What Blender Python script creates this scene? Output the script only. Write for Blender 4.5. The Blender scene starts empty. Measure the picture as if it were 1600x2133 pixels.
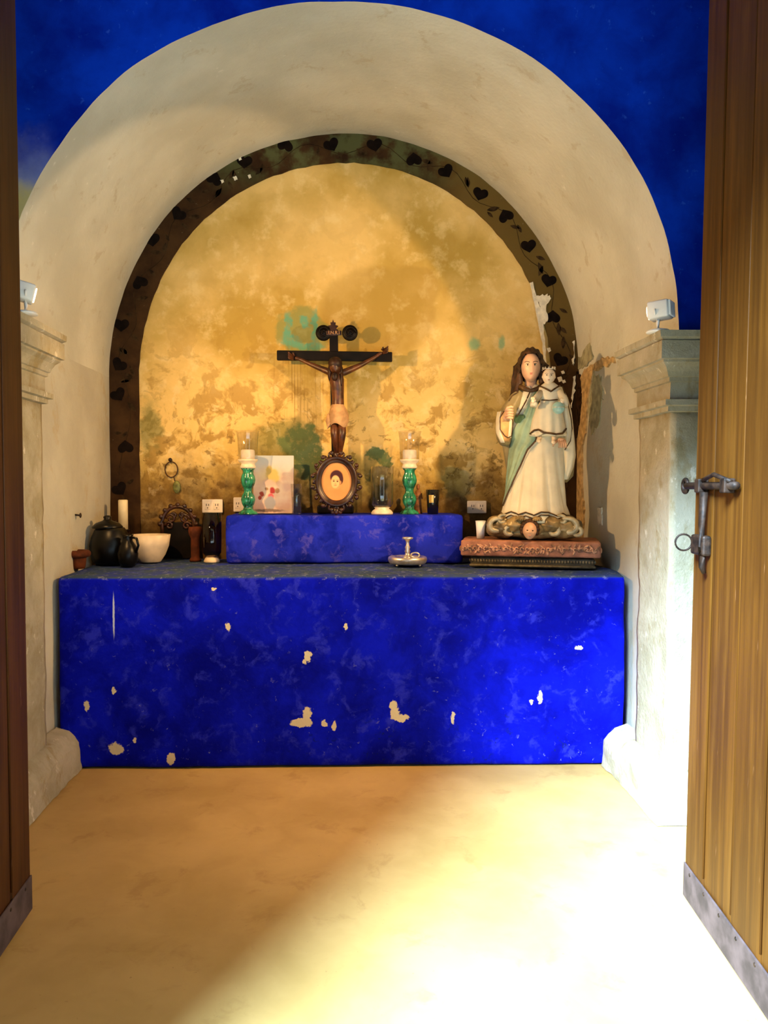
import bpy, bmesh, math, random
from mathutils import Vector, Matrix, noise as mnoise
random.seed(7)
PI = math.pi
scene = bpy.context.scene
C = scene.collection

# ------------------------------------------------------------------ camera
F = 1600.0                     # focal length in pixels of the 1600x2133 frame
EYE = Vector((0, 0, 1.4))
YAW, PITCH = math.radians(1.2), math.radians(2.2)
VPX, VPY = 722.0, 1015.0       # where the chapel axis vanishes
Rm = Matrix.Rotation(-YAW, 3, 'Z') @ Matrix.Rotation(math.pi/2 - PITCH, 3, 'X')
_d = Rm.transposed() @ Vector((0, 1, 0))
PPX = VPX - F*_d.x/(-_d.z)
PPY = VPY + F*_d.y/(-_d.z)
cam_d = bpy.data.cameras.new('camera')
cam = bpy.data.objects.new('camera', cam_d)
C.objects.link(cam)
cam.matrix_world = Matrix.Translation(EYE) @ Rm.to_4x4()
cam_d.sensor_fit = 'VERTICAL'
cam_d.sensor_height = 36.0
cam_d.lens = 36.0*F/2133.0
cam_d.shift_x = (800.0 - PPX)/2133.0
cam_d.shift_y = (PPY - 1066.5)/2133.0
cam_d.clip_start = 0.05
scene.camera = cam

def P(px, py, Y):
    """point of the chapel on the plane y = Y that the photograph shows at (px, py)"""
    d = Rm @ Vector(((px-PPX)/F, -(py-PPY)/F, -1.0))
    t = Y/d.y
    return EYE + d*t

def PF(px, py, Z):
    """point at height Z"""
    d = Rm @ Vector(((px-PPX)/F, -(py-PPY)/F, -1.0))
    return EYE + d*((Z-EYE.z)/d.z)

# ------------------------------------------------------------------ world, sun, exposure
w = bpy.data.worlds.new('sky'); scene.world = w
w.use_nodes = True
bg = w.node_tree.nodes['Background']
bg.inputs[0].default_value = (0.62, 0.78, 1.0, 1)
bg.inputs[1].default_value = 0.12
sun_d = bpy.data.lights.new('sun', 'SUN')
sun = bpy.data.objects.new('sun', sun_d); C.objects.link(sun)
sun_d.energy = 44.0
sun_d.color = (0.53, 0.76, 1.0)
sun_d.angle = math.radians(20)
SAZ, SEL = math.radians(38), math.radians(37)      # travels towards +y, turned to +x, and down
sun_dir = Vector((math.sin(SAZ)*math.cos(SEL), math.cos(SAZ)*math.cos(SEL), -math.sin(SEL)))
sun.rotation_euler = sun_dir.to_track_quat('-Z', 'Y').to_euler()
sun.location = (-2, -3, 4)
vs = scene.view_settings
vs.view_transform = 'Standard'
vs.look = 'None'
vs.exposure = 0.0
vs.gamma = 1.0
vs.use_curve_mapping = False
LAMP_POWER_LEFT = 26.0
LAMP_POWER_RIGHT = 72.0
FILL_LEFT = 150.0
FILL_RIGHT = 138.0

# ------------------------------------------------------------------ node helpers
class NT:
    def __init__(s, name, rough=0.8, metallic=0.0, spec=0.3):
        s.m = bpy.data.materials.new(name); s.m.use_nodes = True
        s.t = s.m.node_tree; s.n = s.t.nodes; s.l = s.t.links
        s.b = s.n['Principled BSDF']
        s.b.inputs['Roughness'].default_value = rough
        s.b.inputs['Metallic'].default_value = metallic
        s.b.inputs['Specular IOR Level'].default_value = spec
        s._c = None
    def new(s, t): return s.n.new(t)
    def link(s, a, b): s.l.new(a, b)
    def put(s, v, sock):
        if hasattr(v, 'is_linked') or isinstance(v, bpy.types.NodeSocket): s.l.new(v, sock)
        elif isinstance(v, (tuple, list)) and len(v) == 3 and sock.type == 'RGBA': sock.default_value = (*v, 1)
        else: sock.default_value = v
    @property
    def co(s):
        if s._c is None: s._c = s.new('ShaderNodeTexCoord').outputs['Object']
        return s._c
    def vm(s, op, a, b=None):
        n = s.new('ShaderNodeVectorMath'); n.operation = op
        s.put(a, n.inputs[0])
        if b is not None: s.put(b, n.inputs[1])
        return n.outputs['Value'] if op in ('LENGTH', 'DISTANCE', 'DOT_PRODUCT') else n.outputs[0]
    def ma(s, op, a, b=None, clamp=False):
        n = s.new('ShaderNodeMath'); n.operation = op; n.use_clamp = clamp
        s.put(a, n.inputs[0])
        if b is not None: s.put(b, n.inputs[1])
        return n.outputs[0]
    def noise(s, scale, detail=4, rough=0.55, co=None, stretch=None, out='Fac'):
        co = co or s.co
        if stretch: co = s.vm('MULTIPLY', co, stretch)
        n = s.new('ShaderNodeTexNoise')
        n.inputs['Scale'].default_value = scale; n.inputs['Detail'].default_value = detail
        n.inputs['Roughness'].default_value = rough
        s.link(co, n.inputs['Vector'])
        return n.outputs[out]
    def mr(s, v, a, b, c=0.0, d=1.0, smooth=True):
        n = s.new('ShaderNodeMapRange'); n.interpolation_type = 'SMOOTHSTEP' if smooth else 'LINEAR'
        s.put(v, n.inputs[0])
        for i, x in enumerate((a, b, c, d)): s.put(x, n.inputs[i+1])
        return n.outputs[0]
    def mix(s, f, a, b, mode='MIX'):
        n = s.new('ShaderNodeMix'); n.data_type = 'RGBA'; n.blend_type = mode
        s.put(f, n.inputs[0]); s.put(a, n.inputs[6]); s.put(b, n.inputs[7])
        return n.outputs[2]
    def sep(s, v=None):
        n = s.new('ShaderNodeSeparateXYZ'); s.link(v or s.co, n.inputs[0]); return n.outputs
    def warp(s, amt, scale, detail=4):
        nz = s.noise(scale, detail, 0.6, out='Color')
        d = s.vm('SUBTRACT', nz, (0.5, 0.5, 0.5))
        d = s.vm('MULTIPLY', d, (amt, amt, amt))
        return s.vm('ADD', s.co, d)
    def blobs(s, lst, co=None, edge=0.15, axes=(0, 2)):
        """soft union of ellipses (c1, c2, r1, r2) in the plane of two axes"""
        co = co or s.co; cur = None
        for (a, b, ra, rb) in lst:
            c = [0, 0, 0]; r = [0, 0, 0]
            c[axes[0]] = a; c[axes[1]] = b; r[axes[0]] = 1/ra; r[axes[1]] = 1/rb
            v = s.vm('LENGTH', s.vm('MULTIPLY', s.vm('SUBTRACT', co, tuple(c)), tuple(r)))
            cur = v if cur is None else s.ma('MINIMUM', cur, v)
        return s.mr(cur, 1.0+edge, 1.0-edge)
    def color(s, c): s.put(c, s.b.inputs['Base Color']); return s
    def bump(s, h, strength=0.3, dist=0.01):
        n = s.new('ShaderNodeBump'); n.inputs['Strength'].default_value = strength
        n.inputs['Distance'].default_value = dist
        s.link(h, n.inputs['Height']); s.link(n.outputs[0], s.b.inputs['Normal']); return s

MATS = {}
def simple(name, col, rough=0.6, metallic=0.0, var=0.15, scale=20, spec=0.3, bump=0.0):
    n = NT(name, rough, metallic, spec)
    f = n.noise(scale, 4)
    dark = tuple(max(0, c*(1-var*1.6)) for c in col); lite = tuple(min(1, c*(1+var)) for c in col)
    n.color(n.mix(n.mr(f, 0.3, 0.7), dark, lite))
    if bump: n.bump(f, bump, 0.004)
    MATS[name] = n.m
    return n.m

def px_blobs(lst, Y, grow=1.0):
    out = []
    for (px, py, rx, ry) in lst:
        p = P(px, py, Y); k = Y/F
        out.append((p.x, p.z, rx*k*grow, ry*k*grow))
    return out

Y_BACK, Y_ALT, Y_ARCH, Y_STEP = 4.80, 3.80, 3.31, 4.39
Z_ALT = PF(700, 1199, 0).z      # placeholder, set below
Z_ALT = P(700, 1199, Y_ALT).z
Z_STEP = P(700, 1073, Y_STEP).z

def mat_yellow():
    n = NT('ochre_wall_paint', 0.9, 0, 0.15)
    s = n.sep()
    big = n.noise(1.6, 5, 0.55)
    c = n.mix(n.mr(big, 0.36, 0.62), (0.50, 0.33, 0.070), (0.78, 0.54, 0.19))
    fine = n.noise(9, 6, 0.62)
    c = n.mix(n.ma('MULTIPLY', n.mr(fine, 0.50, 0.68), 0.55), c, (0.86, 0.66, 0.30))
    # olive brown patches, more of them low on the wall
    wz = n.warp(0.35, 2.5)
    st = n.noise(6.5, 7, 0.6, wz)
    lowm = n.mr(s[2], 2.55, 1.75)
    m = n.ma('MULTIPLY', n.mr(st, 0.50, 0.60), n.ma('ADD', n.ma('MULTIPLY', lowm, 0.62), 0.10))
    c = n.mix(m, c, (0.30, 0.17, 0.028))
    st2 = n.noise(15, 6, 0.65, wz)
    m2 = n.ma('MULTIPLY', n.mr(st2, 0.57, 0.64), n.mr(s[2], 2.25, 1.55))
    c = n.mix(n.ma('MULTIPLY', m2, 0.7), c, (0.15, 0.085, 0.018))
    # fallen-away paint: paler plaster
    st3 = n.noise(11, 5, 0.6, n.vm('ADD', wz, (3.1, 0, 1.7)))
    c = n.mix(n.ma('MULTIPLY', n.mr(st3, 0.60, 0.66), n.ma('MULTIPLY', lowm, 0.75)), c, (0.80, 0.60, 0.28))
    # a squared-off area of older paint right of the cross
    sq = n.blobs(px_blobs([(790, 650, 118, 92), (860, 600, 55, 45)], Y_BACK), n.warp(0.10, 5), 0.12)
    c = n.mix(n.ma('MULTIPLY', sq, 0.40), c, (0.36, 0.23, 0.055))
    # green of an older coat
    wg = n.warp(0.20, 11, 8)
    brk = n.noise(24, 6, 0.7)
    g1 = n.blobs(px_blobs([(628, 925, 42, 40), (640, 965, 36, 36), (783, 945, 23, 17), (803, 958, 20, 14)], Y_BACK), wg, 0.15)
    c = n.mix(n.ma('MULTIPLY', g1, n.mr(brk, 0.30, 0.50, 0.55, 0.92)), c, (0.075, 0.155, 0.070))
    g2 = n.blobs(px_blobs([(560, 950, 55, 55), (312, 890, 22, 52), (600, 905, 60, 30), (720, 1010, 110, 66)], Y_BACK), wg, 0.35)
    c = n.mix(n.ma('MULTIPLY', g2, 0.62), c, (0.13, 0.155, 0.045))
    tq = n.blobs(px_blobs([(632, 692, 52, 48)], Y_BACK), wg, 0.15)
    c = n.mix(n.ma('MULTIPLY', tq, 0.75), c, (0.24, 0.27, 0.085))
    t = n.blobs(px_blobs([(600, 690, 8, 36), (655, 682, 7, 34), (606, 712, 22, 10), (640, 722, 34, 8), (634, 668, 9, 13)], Y_BACK), n.warp(0.11, 16, 8), 0.35)
    c = n.mix(n.ma('MULTIPLY', t, n.mr(brk, 0.34, 0.54, 0.35, 0.85)), c, (0.11, 0.36, 0.25))
    t = n.blobs(px_blobs([(988, 717, 12, 12), (1047, 713, 7, 14)], Y_BACK), n.warp(0.06, 18, 6), 0.45)
    c = n.mix(n.ma('MULTIPLY', t, 0.65), c, (0.12, 0.40, 0.23))
    # drips below the cross beam
    dr = n.noise(1.0, 3, 0.6, None, (75, 1, 1.2))
    dm = n.blobs(px_blobs([(610, 800, 42, 75), (660, 800, 40, 90)], Y_BACK), None, 0.3)
    c = n.mix(n.ma('MULTIPLY', n.ma('MULTIPLY', n.mr(dr, 0.52, 0.62), dm), 0.55), c, (0.22, 0.11, 0.02))
    # brown stain at the wall foot, deepened for shadow behind the altar things
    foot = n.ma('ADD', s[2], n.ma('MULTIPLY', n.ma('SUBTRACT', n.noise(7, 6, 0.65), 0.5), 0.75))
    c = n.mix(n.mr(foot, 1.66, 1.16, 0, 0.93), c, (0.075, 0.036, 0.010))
    n.color(c); n.bump(n.ma('ADD', fine, n.ma('MULTIPLY', st, 0.8)), 0.35, 0.012)
    return n.m

def mat_plaster():
    n = NT('cream_plaster', 0.9, 0, 0.15)
    s = n.sep()
    a = n.noise(2.0, 5, 0.55)
    c = n.mix(n.mr(a, 0.3, 0.7), (0.54, 0.52, 0.42), (0.68, 0.66, 0.55))
    b = n.noise(7, 7, 0.65, n.warp(0.3, 3))
    c = n.mix(n.ma('MULTIPLY', n.mr(b, 0.58, 0.68), 0.35), c, (0.40, 0.30, 0.15))
    sp = n.noise(16, 5, 0.7)
    c = n.mix(n.ma('MULTIPLY', n.mr(sp, 0.66, 0.70), 0.6), c, (0.78, 0.74, 0.64))
    n.color(c); n.bump(n.ma('ADD', b, n.noise(45, 3)), 0.25, 0.008)
    return n.m

def mat_jamb():
    n = NT('limewash_wall', 0.92, 0, 0.15)
    s = n.sep()
    a = n.noise(2.6, 6, 0.6)
    c = n.mix(n.mr(a, 0.3, 0.7), (0.47, 0.44, 0.35), (0.58, 0.55, 0.44))
    st = n.noise(5, 7, 0.65, n.warp(0.3, 4), (1, 1, 0.45))
    c = n.mix(n.ma('MULTIPLY', n.mr(st, 0.55, 0.68), 0.45), c, (0.46, 0.33, 0.14))
    n.color(c); n.bump(n.ma('ADD', st, n.noise(60, 3)), 0.3, 0.008)
    return n.m

def mat_bluewall():
    n = NT('blue_limewash', 0.9, 0, 0.05)
    s = n.sep()
    a = n.noise(3, 6, 0.6, n.warp(0.3, 2))
    c = n.mix(n.mr(a, 0.3, 0.7), (0.0006, 0.012, 0.26), (0.0015, 0.045, 0.55))
    f = n.noise(22, 5, 0.7)
    c = n.mix(n.ma('MULTIPLY', n.mr(f, 0.62, 0.72), 0.35), c, (0.06, 0.17, 0.75))
    # the blue coat stops short of the cornice at the left: bare cream below, thin above
    h = n.ma('ADD', s[2], n.ma('MULTIPLY', n.ma('SUBTRACT', n.noise(8, 5), 0.5), 0.25))
    lm = n.mr(s[0], -1.20, -1.28)
    c = n.mix(n.ma('MULTIPLY', n.mr(h, 2.95, 2.62), lm), c, (0.28, 0.31, 0.55))
    c = n.mix(n.ma('MULTIPLY', n.mr(h, 2.72, 2.60), lm), c, (0.62, 0.50, 0.20))
    n.color(c); n.bump(f, 0.25, 0.006)
    return n.m

CHIPS = [(641, 1366, 7, 11), (634, 1378, 5, 6), (640, 1490, 9, 20), (628, 1505, 22, 9), (676, 1507, 7, 6), (698, 1513, 5, 10),
         (820, 1470, 8, 9), (824, 1486, 10, 14), (838, 1496, 14, 8), (943, 1494, 5, 12), (1107, 1463, 4, 6), (1125, 1453, 5, 16),
         (241, 1560, 15, 12), (356, 1581, 9, 12), (236, 1283, 2, 42), (475, 1306, 4, 9), (720, 1305, 3, 9), (447, 1228, 5, 4),
         (1205, 1349, 9, 5), (237, 1440, 3, 8), (180, 1470, 5, 10), (281, 1541, 5, 5)]
def mat_altar():
    n = NT('ultramarine_altar_paint', 0.8, 0, 0.06)
    s = n.sep()
    a = n.noise(3.2, 6, 0.6, n.warp(0.4, 2))
    c = n.mix(n.mr(a, 0.32, 0.70), (0.0008, 0.002, 0.24), (0.003, 0.008, 0.62))
    f = n.noise(10, 6, 0.65, n.warp(0.2, 5))
    c = n.mix(n.ma('MULTIPLY', n.mr(f, 0.52, 0.68), 0.55), c, (0.035, 0.045, 0.66))
    f2 = n.noise(7, 7, 0.7, n.warp(0.5, 6))
    c = n.mix(n.ma('MULTIPLY', n.mr(f2, 0.60, 0.66), n.mr(s[2], 0.45, 0.05, 0.0, 0.8)), c, (0.006, 0.012, 0.075))
    f3 = n.noise(30, 5, 0.7, n.warp(0.1, 9))
    c = n.mix(n.ma('MULTIPLY', n.mr(f3, 0.645, 0.69), n.mr(s[2], 0.5, 0.0, 0.25, 0.7)), c, (0.25, 0.26, 0.55))
    ch = n.blobs(px_blobs([b for b in CHIPS if b[2] > 2.5], Y_ALT), n.warp(0.050, 34, 6), 0.10)
    c = n.mix(n.blobs(px_blobs([b for b in CHIPS if b[2] <= 2.5], Y_ALT), n.warp(0.006, 30), 0.3), c, (0.55, 0.62, 0.80))
    c = n.mix(ch, c, (0.74, 0.62, 0.40))
    # dusty, worn upper face and arris
    geo = n.new('ShaderNodeNewGeometry')
    nz = n.sep(geo.outputs['Normal'])[2]
    dust = n.noise(9, 7, 0.7)
    d1 = n.ma('MULTIPLY', n.mr(nz, 0.25, 0.8), n.mr(dust, 0.30, 0.62, 0.45, 0.95))
    c = n.mix(d1, c, (0.040, 0.070, 0.095))
    d2 = n.ma('MULTIPLY', n.mr(nz, 0.12, 0.5), n.mr(n.noise(26, 5, 0.7), 0.56, 0.62))
    c = n.mix(n.ma('MULTIPLY', d2, 0.28), c, (0.40, 0.44, 0.55))
    n.color(c); n.bump(n.ma('ADD', f, n.noise(50, 4)), 0.25, 0.006)
    return n.m

def mat_step():
    n = NT('blue_step_paint', 0.75, 0, 0.08)
    a = n.noise(5, 6, 0.6, n.warp(0.4, 3))
    c = n.mix(n.mr(a, 0.35, 0.62), (0.003, 0.010, 0.30), (0.016, 0.030, 0.62))
    f = n.noise(14, 6, 0.65, n.warp(0.2, 5))
    c = n.mix(n.ma('MULTIPLY', n.mr(f, 0.54, 0.68), 0.55), c, (0.11, 0.10, 0.62))
    n.color(c); n.bump(f, 0.25, 0.006)
    return n.m

def mat_floor():
    n = NT('polished_ochre_cement', 0.6, 0, 0.15)
    a = n.noise(1.3, 6, 0.6, n.warp(0.5, 1.5))
    c = n.mix(n.mr(a, 0.3, 0.7), (0.46, 0.30, 0.095), (0.62, 0.42, 0.155))
    f = n.noise(5, 7, 0.65, n.warp(0.3, 3))
    c = n.mix(n.ma('MULTIPLY', n.mr(f, 0.55, 0.7), 0.35), c, (0.30, 0.165, 0.045))
    sp = n.noise(70, 3, 0.6)
    c = n.mix(n.ma('MULTIPLY', n.mr(sp, 0.70, 0.76), 0.4), c, (0.20, 0.11, 0.04))
    n.color(c); n.bump(f, 0.12, 0.006)
    return n.m

def mat_stone():
    n = NT('worn_limestone', 0.95, 0, 0.1)
    a = n.noise(4, 7, 0.65, n.warp(0.3, 3))
    c = n.mix(n.mr(a, 0.3, 0.7), (0.34, 0.30, 0.19), (0.50, 0.45, 0.33))
    f = n.noise(9, 7, 0.7, None, (1, 1, 0.5))
    c = n.mix(n.ma('MULTIPLY', n.mr(f, 0.54, 0.66), 0.6), c, (0.30, 0.22, 0.085))
    f2 = n.noise(13, 6, 0.7, None, (1, 1, 0.6))
    c = n.mix(n.ma('MULTIPLY', n.mr(f2, 0.60, 0.66), 0.7), c, (0.74, 0.69, 0.55))
    n.color(c); n.bump(n.ma('ADD', f, n.noise(55, 5, 0.7)), 0.6, 0.010)
    return n.m

def mat_wood(name, c1, c2, c3):
    n = NT(name, 0.55, 0, 0.2)
    oi = n.new('ShaderNodeObjectInfo').outputs['Random']
    off = n.new('ShaderNodeCombineXYZ'); n.link(n.ma('MULTIPLY', oi, 13.7), off.inputs[2]); n.link(n.ma('MULTIPLY', oi, 5.3), off.inputs[1])
    co = n.vm('ADD', n.co, off.outputs[0])
    g = n.noise(1.0, 6, 0.6, co, (40, 26, 1.1))
    c = n.mix(n.mr(g, 0.32, 0.68), c1, c2)
    g2 = n.noise(1.0, 5, 0.65, co, (10, 7, 0.7))
    c = n.mix(n.ma('MULTIPLY', n.mr(g2, 0.5, 0.7), 0.6), c, c3)
    wr = n.noise(1.0, 5, 0.65, co, (3.0, 3.0, 0.8))
    c = n.mix(n.ma('MULTIPLY', n.mr(wr, 0.48, 0.62), 0.65), c, c1)
    sc = n.noise(1.0, 3, 0.6, co, (60, 60, 5))
    c = n.mix(n.ma('MULTIPLY', n.mr(sc, 0.70, 0.74), 0.5), c, tuple(min(1, x*2.5+.05) for x in c2))
    n.color(c); n.bump(g, 0.3, 0.004)
    return n.m

def mat_glass(name, tint=(1, 1, 1), rough=0.03, f0=0.05):
    m = bpy.data.materials.new(name); m.use_nodes = True
    t = m.node_tree; t.nodes.clear()
    o = t.nodes.new('ShaderNodeOutputMaterial'); mx = t.nodes.new('ShaderNodeMixShader')
    tr = t.nodes.new('ShaderNodeBsdfTransparent'); gl = t.nodes.new('ShaderNodeBsdfGlossy')
    lw = t.nodes.new('ShaderNodeLayerWeight'); lw.inputs[0].default_value = 0.5
    pw = t.nodes.new('ShaderNodeMath'); pw.operation = 'POWER'; pw.inputs[1].default_value = 3.5; t.links.new(lw.outputs['Facing'], pw.inputs[0])
    nz = t.nodes.new('ShaderNodeTexNoise'); nz.inputs['Scale'].default_value = 9
    mr = t.nodes.new('ShaderNodeMapRange'); mr.inputs[3].default_value = f0; mr.inputs[4].default_value = 0.6
    hue = t.nodes.new('ShaderNodeMix'); hue.data_type = 'RGBA'
    hue.inputs[6].default_value = (*tint, 1); hue.inputs[7].default_value = (*[x*0.9 for x in tint], 1)
    t.links.new(nz.outputs[0], hue.inputs[0]); t.links.new(hue.outputs[2], tr.inputs[0])
    gl.inputs['Roughness'].default_value = rough
    t.links.new(pw.outputs[0], mr.inputs[0]); t.links.new(mr.outputs[0], mx.inputs[0])
    t.links.new(tr.outputs[0], mx.inputs[1]); t.links.new(gl.outputs[0], mx.inputs[2]); t.links.new(mx.outputs[0], o.inputs[0])
    return m

M = {}
M['yellow'] = mat_yellow(); M['plaster'] = mat_plaster(); M['jamb'] = mat_jamb(); M['bluewall'] = mat_bluewall()
M['altar'] = mat_altar(); M['step'] = mat_step(); M['floor'] = mat_floor(); M['stone'] = mat_stone()
M['wood_l'] = mat_wood('shade_dark_red_brown_wood', (0.032, 0.009, 0.0012), (0.068, 0.021, 0.0025), (0.09, 0.032, 0.004))  # left leaf's shade is put into this darker wood colour
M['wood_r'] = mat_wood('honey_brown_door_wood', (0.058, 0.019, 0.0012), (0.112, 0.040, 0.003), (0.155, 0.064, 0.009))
M['glass'] = mat_glass('clear_glass')
M['shade_glass'] = mat_glass('shade_tinted_glass', (0.52, 0.40, 0.28))  # dark tint stands in for the shadow behind the glass
M['iron'] = simple('rusty_iron', (0.030, 0.015, 0.008), 0.6, 0.35, 0.5, 40, 0.4, 0.4)
M['kick'] = simple('weathered_kick_board', (0.085, 0.058, 0.056), 0.7, 0, 0.3, 14)
M['white'] = simple('white_plastic', (0.86, 0.86, 0.82), 0.4, 0, 0.04, 10, 0.4)
M['socket'] = simple('ivory_plastic', (0.78, 0.70, 0.62), 0.4, 0, 0.06, 20, 0.4)
M['dark'] = simple('dark_slot', (0.02, 0.014, 0.01), 0.7)
M['black_clay'] = simple('black_glazed_clay', (0.003, 0.0025, 0.002), 0.34, 0, 0.4, 12, 0.28, 0.1)
M['terra'] = simple('terracotta', (0.11, 0.027, 0.008), 0.8, 0, 0.3, 18, 0.2, 0.2)
M['wax'] = simple('ivory_wax', (0.80, 0.68, 0.42), 0.5, 0, 0.08, 15, 0.3)
M['whitewax'] = simple('white_wax', (0.84, 0.74, 0.60), 0.5, 0, 0.06, 15, 0.3)
M['bowl'] = simple('cream_stoneware', (0.74, 0.62, 0.45), 0.6, 0, 0.1, 14, 0.3, 0.1)
M['carved'] = simple('carved_dark_walnut', (0.038, 0.011, 0.003), 0.34, 0, 0.4, 25, 0.5, 0.3)
M['blackwood'] = simple('black_cross_wood', (0.0045, 0.0022, 0.0012), 0.5, 0, 0.5, 16, 0.15, 0.2)
M['corpus'] = simple('brown_carved_body', (0.088, 0.026, 0.007), 0.40, 0, 0.45, 22, 0.45, 0.2)
M['loin'] = simple('pale_loincloth', (0.52, 0.30, 0.14), 0.7, 0, 0.2, 18, 0.2)
M['hairdark'] = simple('dark_painted_hair', (0.030, 0.010, 0.004), 0.5, 0, 0.4, 25)
M['green_glass'] = simple('green_ceramic_stem', (0.020, 0.200, 0.105), 0.16, 0, 0.55, 26, 0.6)
M['cup'] = simple('cream_candle_cup', (0.74, 0.62, 0.44), 0.35, 0, 0.1, 20, 0.4)
M['silver'] = simple('tarnished_silver', (0.86, 0.78, 0.66), 0.30, 0.85, 0.15, 20)
M['votive'] = simple('black_votive_glass', (0.008, 0.007, 0.006), 0.15, 0, 0.2, 20, 0.5)
M['gold'] = simple('gold_label', (0.70, 0.45, 0.12), 0.35, 0.4, 0.2, 40)
M['figurine'] = simple('orange_brown_clay', (0.30, 0.11, 0.03), 0.6, 0, 0.4, 30)
M['skin'] = simple('painted_pink_skin', (0.70, 0.40, 0.24), 0.42, 0, 0.08, 20, 0.4)
M['skinpale'] = simple('painted_pale_skin', (0.86, 0.68, 0.48), 0.42, 0, 0.06, 20, 0.4)
M['hair'] = simple('dark_brown_hair', (0.055, 0.022, 0.008), 0.55, 0, 0.4, 40, 0.3, 0.5)
M['gown'] = simple('cream_gown_paint', (0.74, 0.655, 0.48), 0.5, 0, 0.06, 10, 0.35)
M['cloak'] = simple('tan_cloak_paint', (0.25, 0.195, 0.090), 0.5, 0, 0.12, 12, 0.35)
M['sage'] = simple('sage_green_drape_paint', (0.30, 0.42, 0.28), 0.5, 0, 0.15, 16, 0.35)
M['deepgreen'] = simple('deep_green_sash_paint', (0.085, 0.16, 0.07), 0.5, 0, 0.3, 30)
M['trim'] = simple('brown_gilt_trim', (0.085, 0.040, 0.010), 0.45, 0.2, 0.3, 40, 0.4)
M['orange'] = simple('ochre_lining_paint', (0.62, 0.34, 0.13), 0.5, 0, 0.15, 20)
M['globe'] = simple('pale_blue_globe', (0.33, 0.55, 0.52), 0.3, 0, 0.15, 25, 0.5)
M['cloud'] = simple('gilded_cloud_paint', (0.26, 0.18, 0.075), 0.38, 0.15, 0.45, 14, 0.45, 0.2)
M['cloudlight'] = simple('silvered_cloud_paint', (0.48, 0.40, 0.25), 0.35, 0.15, 0.3, 16, 0.45)
M['rose'] = simple('rose_brown_carved_stone', (0.36, 0.155, 0.095), 0.6, 0, 0.25, 20, 0.3, 0.2)
M['rosecarve'] = simple('rubbed_relief', (0.50, 0.27, 0.17), 0.55, 0, 0.4, 40, 0.3)
M['plinthdark'] = simple('dark_olive_plinth', (0.055, 0.045, 0.022), 0.5, 0, 0.3, 20, 0.35)
M['plinthbead'] = simple('rubbed_olive_bead', (0.15, 0.125, 0.07), 0.45, 0, 0.3, 40, 0.4)
M['eye'] = simple('eye_paint', (0.02, 0.010, 0.006), 0.25)
M['lip'] = simple('lip_paint', (0.55, 0.20, 0.13), 0.4)
M['wire'] = simple('thin_dark_wire', (0.07, 0.03, 0.012), 0.5, 0.5)
M['greenmetal'] = simple('green_brass', (0.16, 0.17, 0.05), 0.5, 0.3, 0.3, 40)
M['motif'] = simple('dark_heart_paint', (0.006, 0.003, 0.002), 0.85, 0, 0.4, 30, 0.1)
M['leafmotif'] = simple('umber_leaf_paint', (0.040, 0.023, 0.009), 0.85, 0, 0.4, 30, 0.1)
M['flake'] = simple('bare_white_plaster', (0.80, 0.74, 0.58), 0.95, 0, 0.12, 30, 0.1, 0.5)
M['crack'] = simple('dark_open_crack', (0.030, 0.014, 0.006), 0.95, 0, 0.5, 30, 0.1)
M['adobe'] = simple('exposed_adobe', (0.50, 0.33, 0.145), 0.95, 0, 0.25, 25, 0.1, 0.6)
M['olivepatch'] = simple('shadowed_mortar', (0.36, 0.33, 0.20), 0.95, 0, 0.25, 20, 0.1, 0.5)  # olive tone holds both mortar and the statue's shadow
M['ground'] = simple('pale_courtyard_paving', (0.52, 0.50, 0.46), 0.9, 0, 0.1, 3)
M['outer'] = simple('entrance_wall_plaster', (0.60, 0.54, 0.42), 0.9, 0, 0.08, 3)

def mat_band():
    n = NT('brown_painted_band', 0.85, 0, 0.15)
    s = n.sep()
    a = n.noise(6, 6, 0.65)
    c = n.mix(n.mr(a, 0.3, 0.7), (0.024, 0.010, 0.003), (0.062, 0.029, 0.009))
    # olive patches on the crown; right haunch painted lighter where lamplight falls
    m = n.ma('MULTIPLY', n.mr(n.noise(5, 5, 0.6), 0.42, 0.58), n.mr(s[2], 3.15, 3.45))
    c = n.mix(m, c, (0.085, 0.092, 0.034))
    m2 = n.ma('MULTIPLY', n.mr(s[0], 0.45, 0.8), n.mr(s[2], 2.05, 2.5))
    c = n.mix(n.ma('MULTIPLY', m2, 0.7), c, (0.165, 0.110, 0.026))
    sp = n.noise(40, 4, 0.7)
    c = n.mix(n.ma('MULTIPLY', n.mr(sp, 0.70, 0.73), 0.6), c, (0.42, 0.38, 0.25))
    n.color(c); n.bump(a, 0.3, 0.006)
    return n.m
M['band'] = mat_band()

# ------------------------------------------------------------------ mesh helpers
def obj(name, bm, mat, parent=None, smooth=True, loc=None, rot=None):
    me = bpy.data.meshes.new(name)
    bmesh.ops.recalc_face_normals(bm, faces=bm.faces)
    bm.to_mesh(me); bm.free()
    if smooth:
        for p in me.polygons: p.use_smooth = True
    me.materials.append(mat)
    o = bpy.data.objects.new(name, me); C.objects.link(o)
    if parent: o.parent = parent
    if loc is not None: o.location = loc
    if rot is not None: o.rotation_euler = rot
    return o

def thing(name, label, cat, loc=(0, 0, 0), rotz=0, group=None):
    o = bpy.data.objects.new(name, None); C.objects.link(o)
    o.location = loc; o.rotation_euler = (0, 0, rotz)
    o.empty_display_size = 0.05
    o['label'] = label; o['category'] = cat
    if group: o['group'] = group
    return o
def tag(o, label, cat, group=None):
    o['label'] = label; o['category'] = cat
    if group: o['group'] = group
    return o
def struct(o, label=None):
    o['kind'] = 'structure'
    if label: o['label'] = label; 
    return o
def copy_tree(o, parent=None):
    c = o.copy(); C.objects.link(c); c.parent = parent
    for ch in list(o.children): copy_tree(ch, c)
    return c

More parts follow.
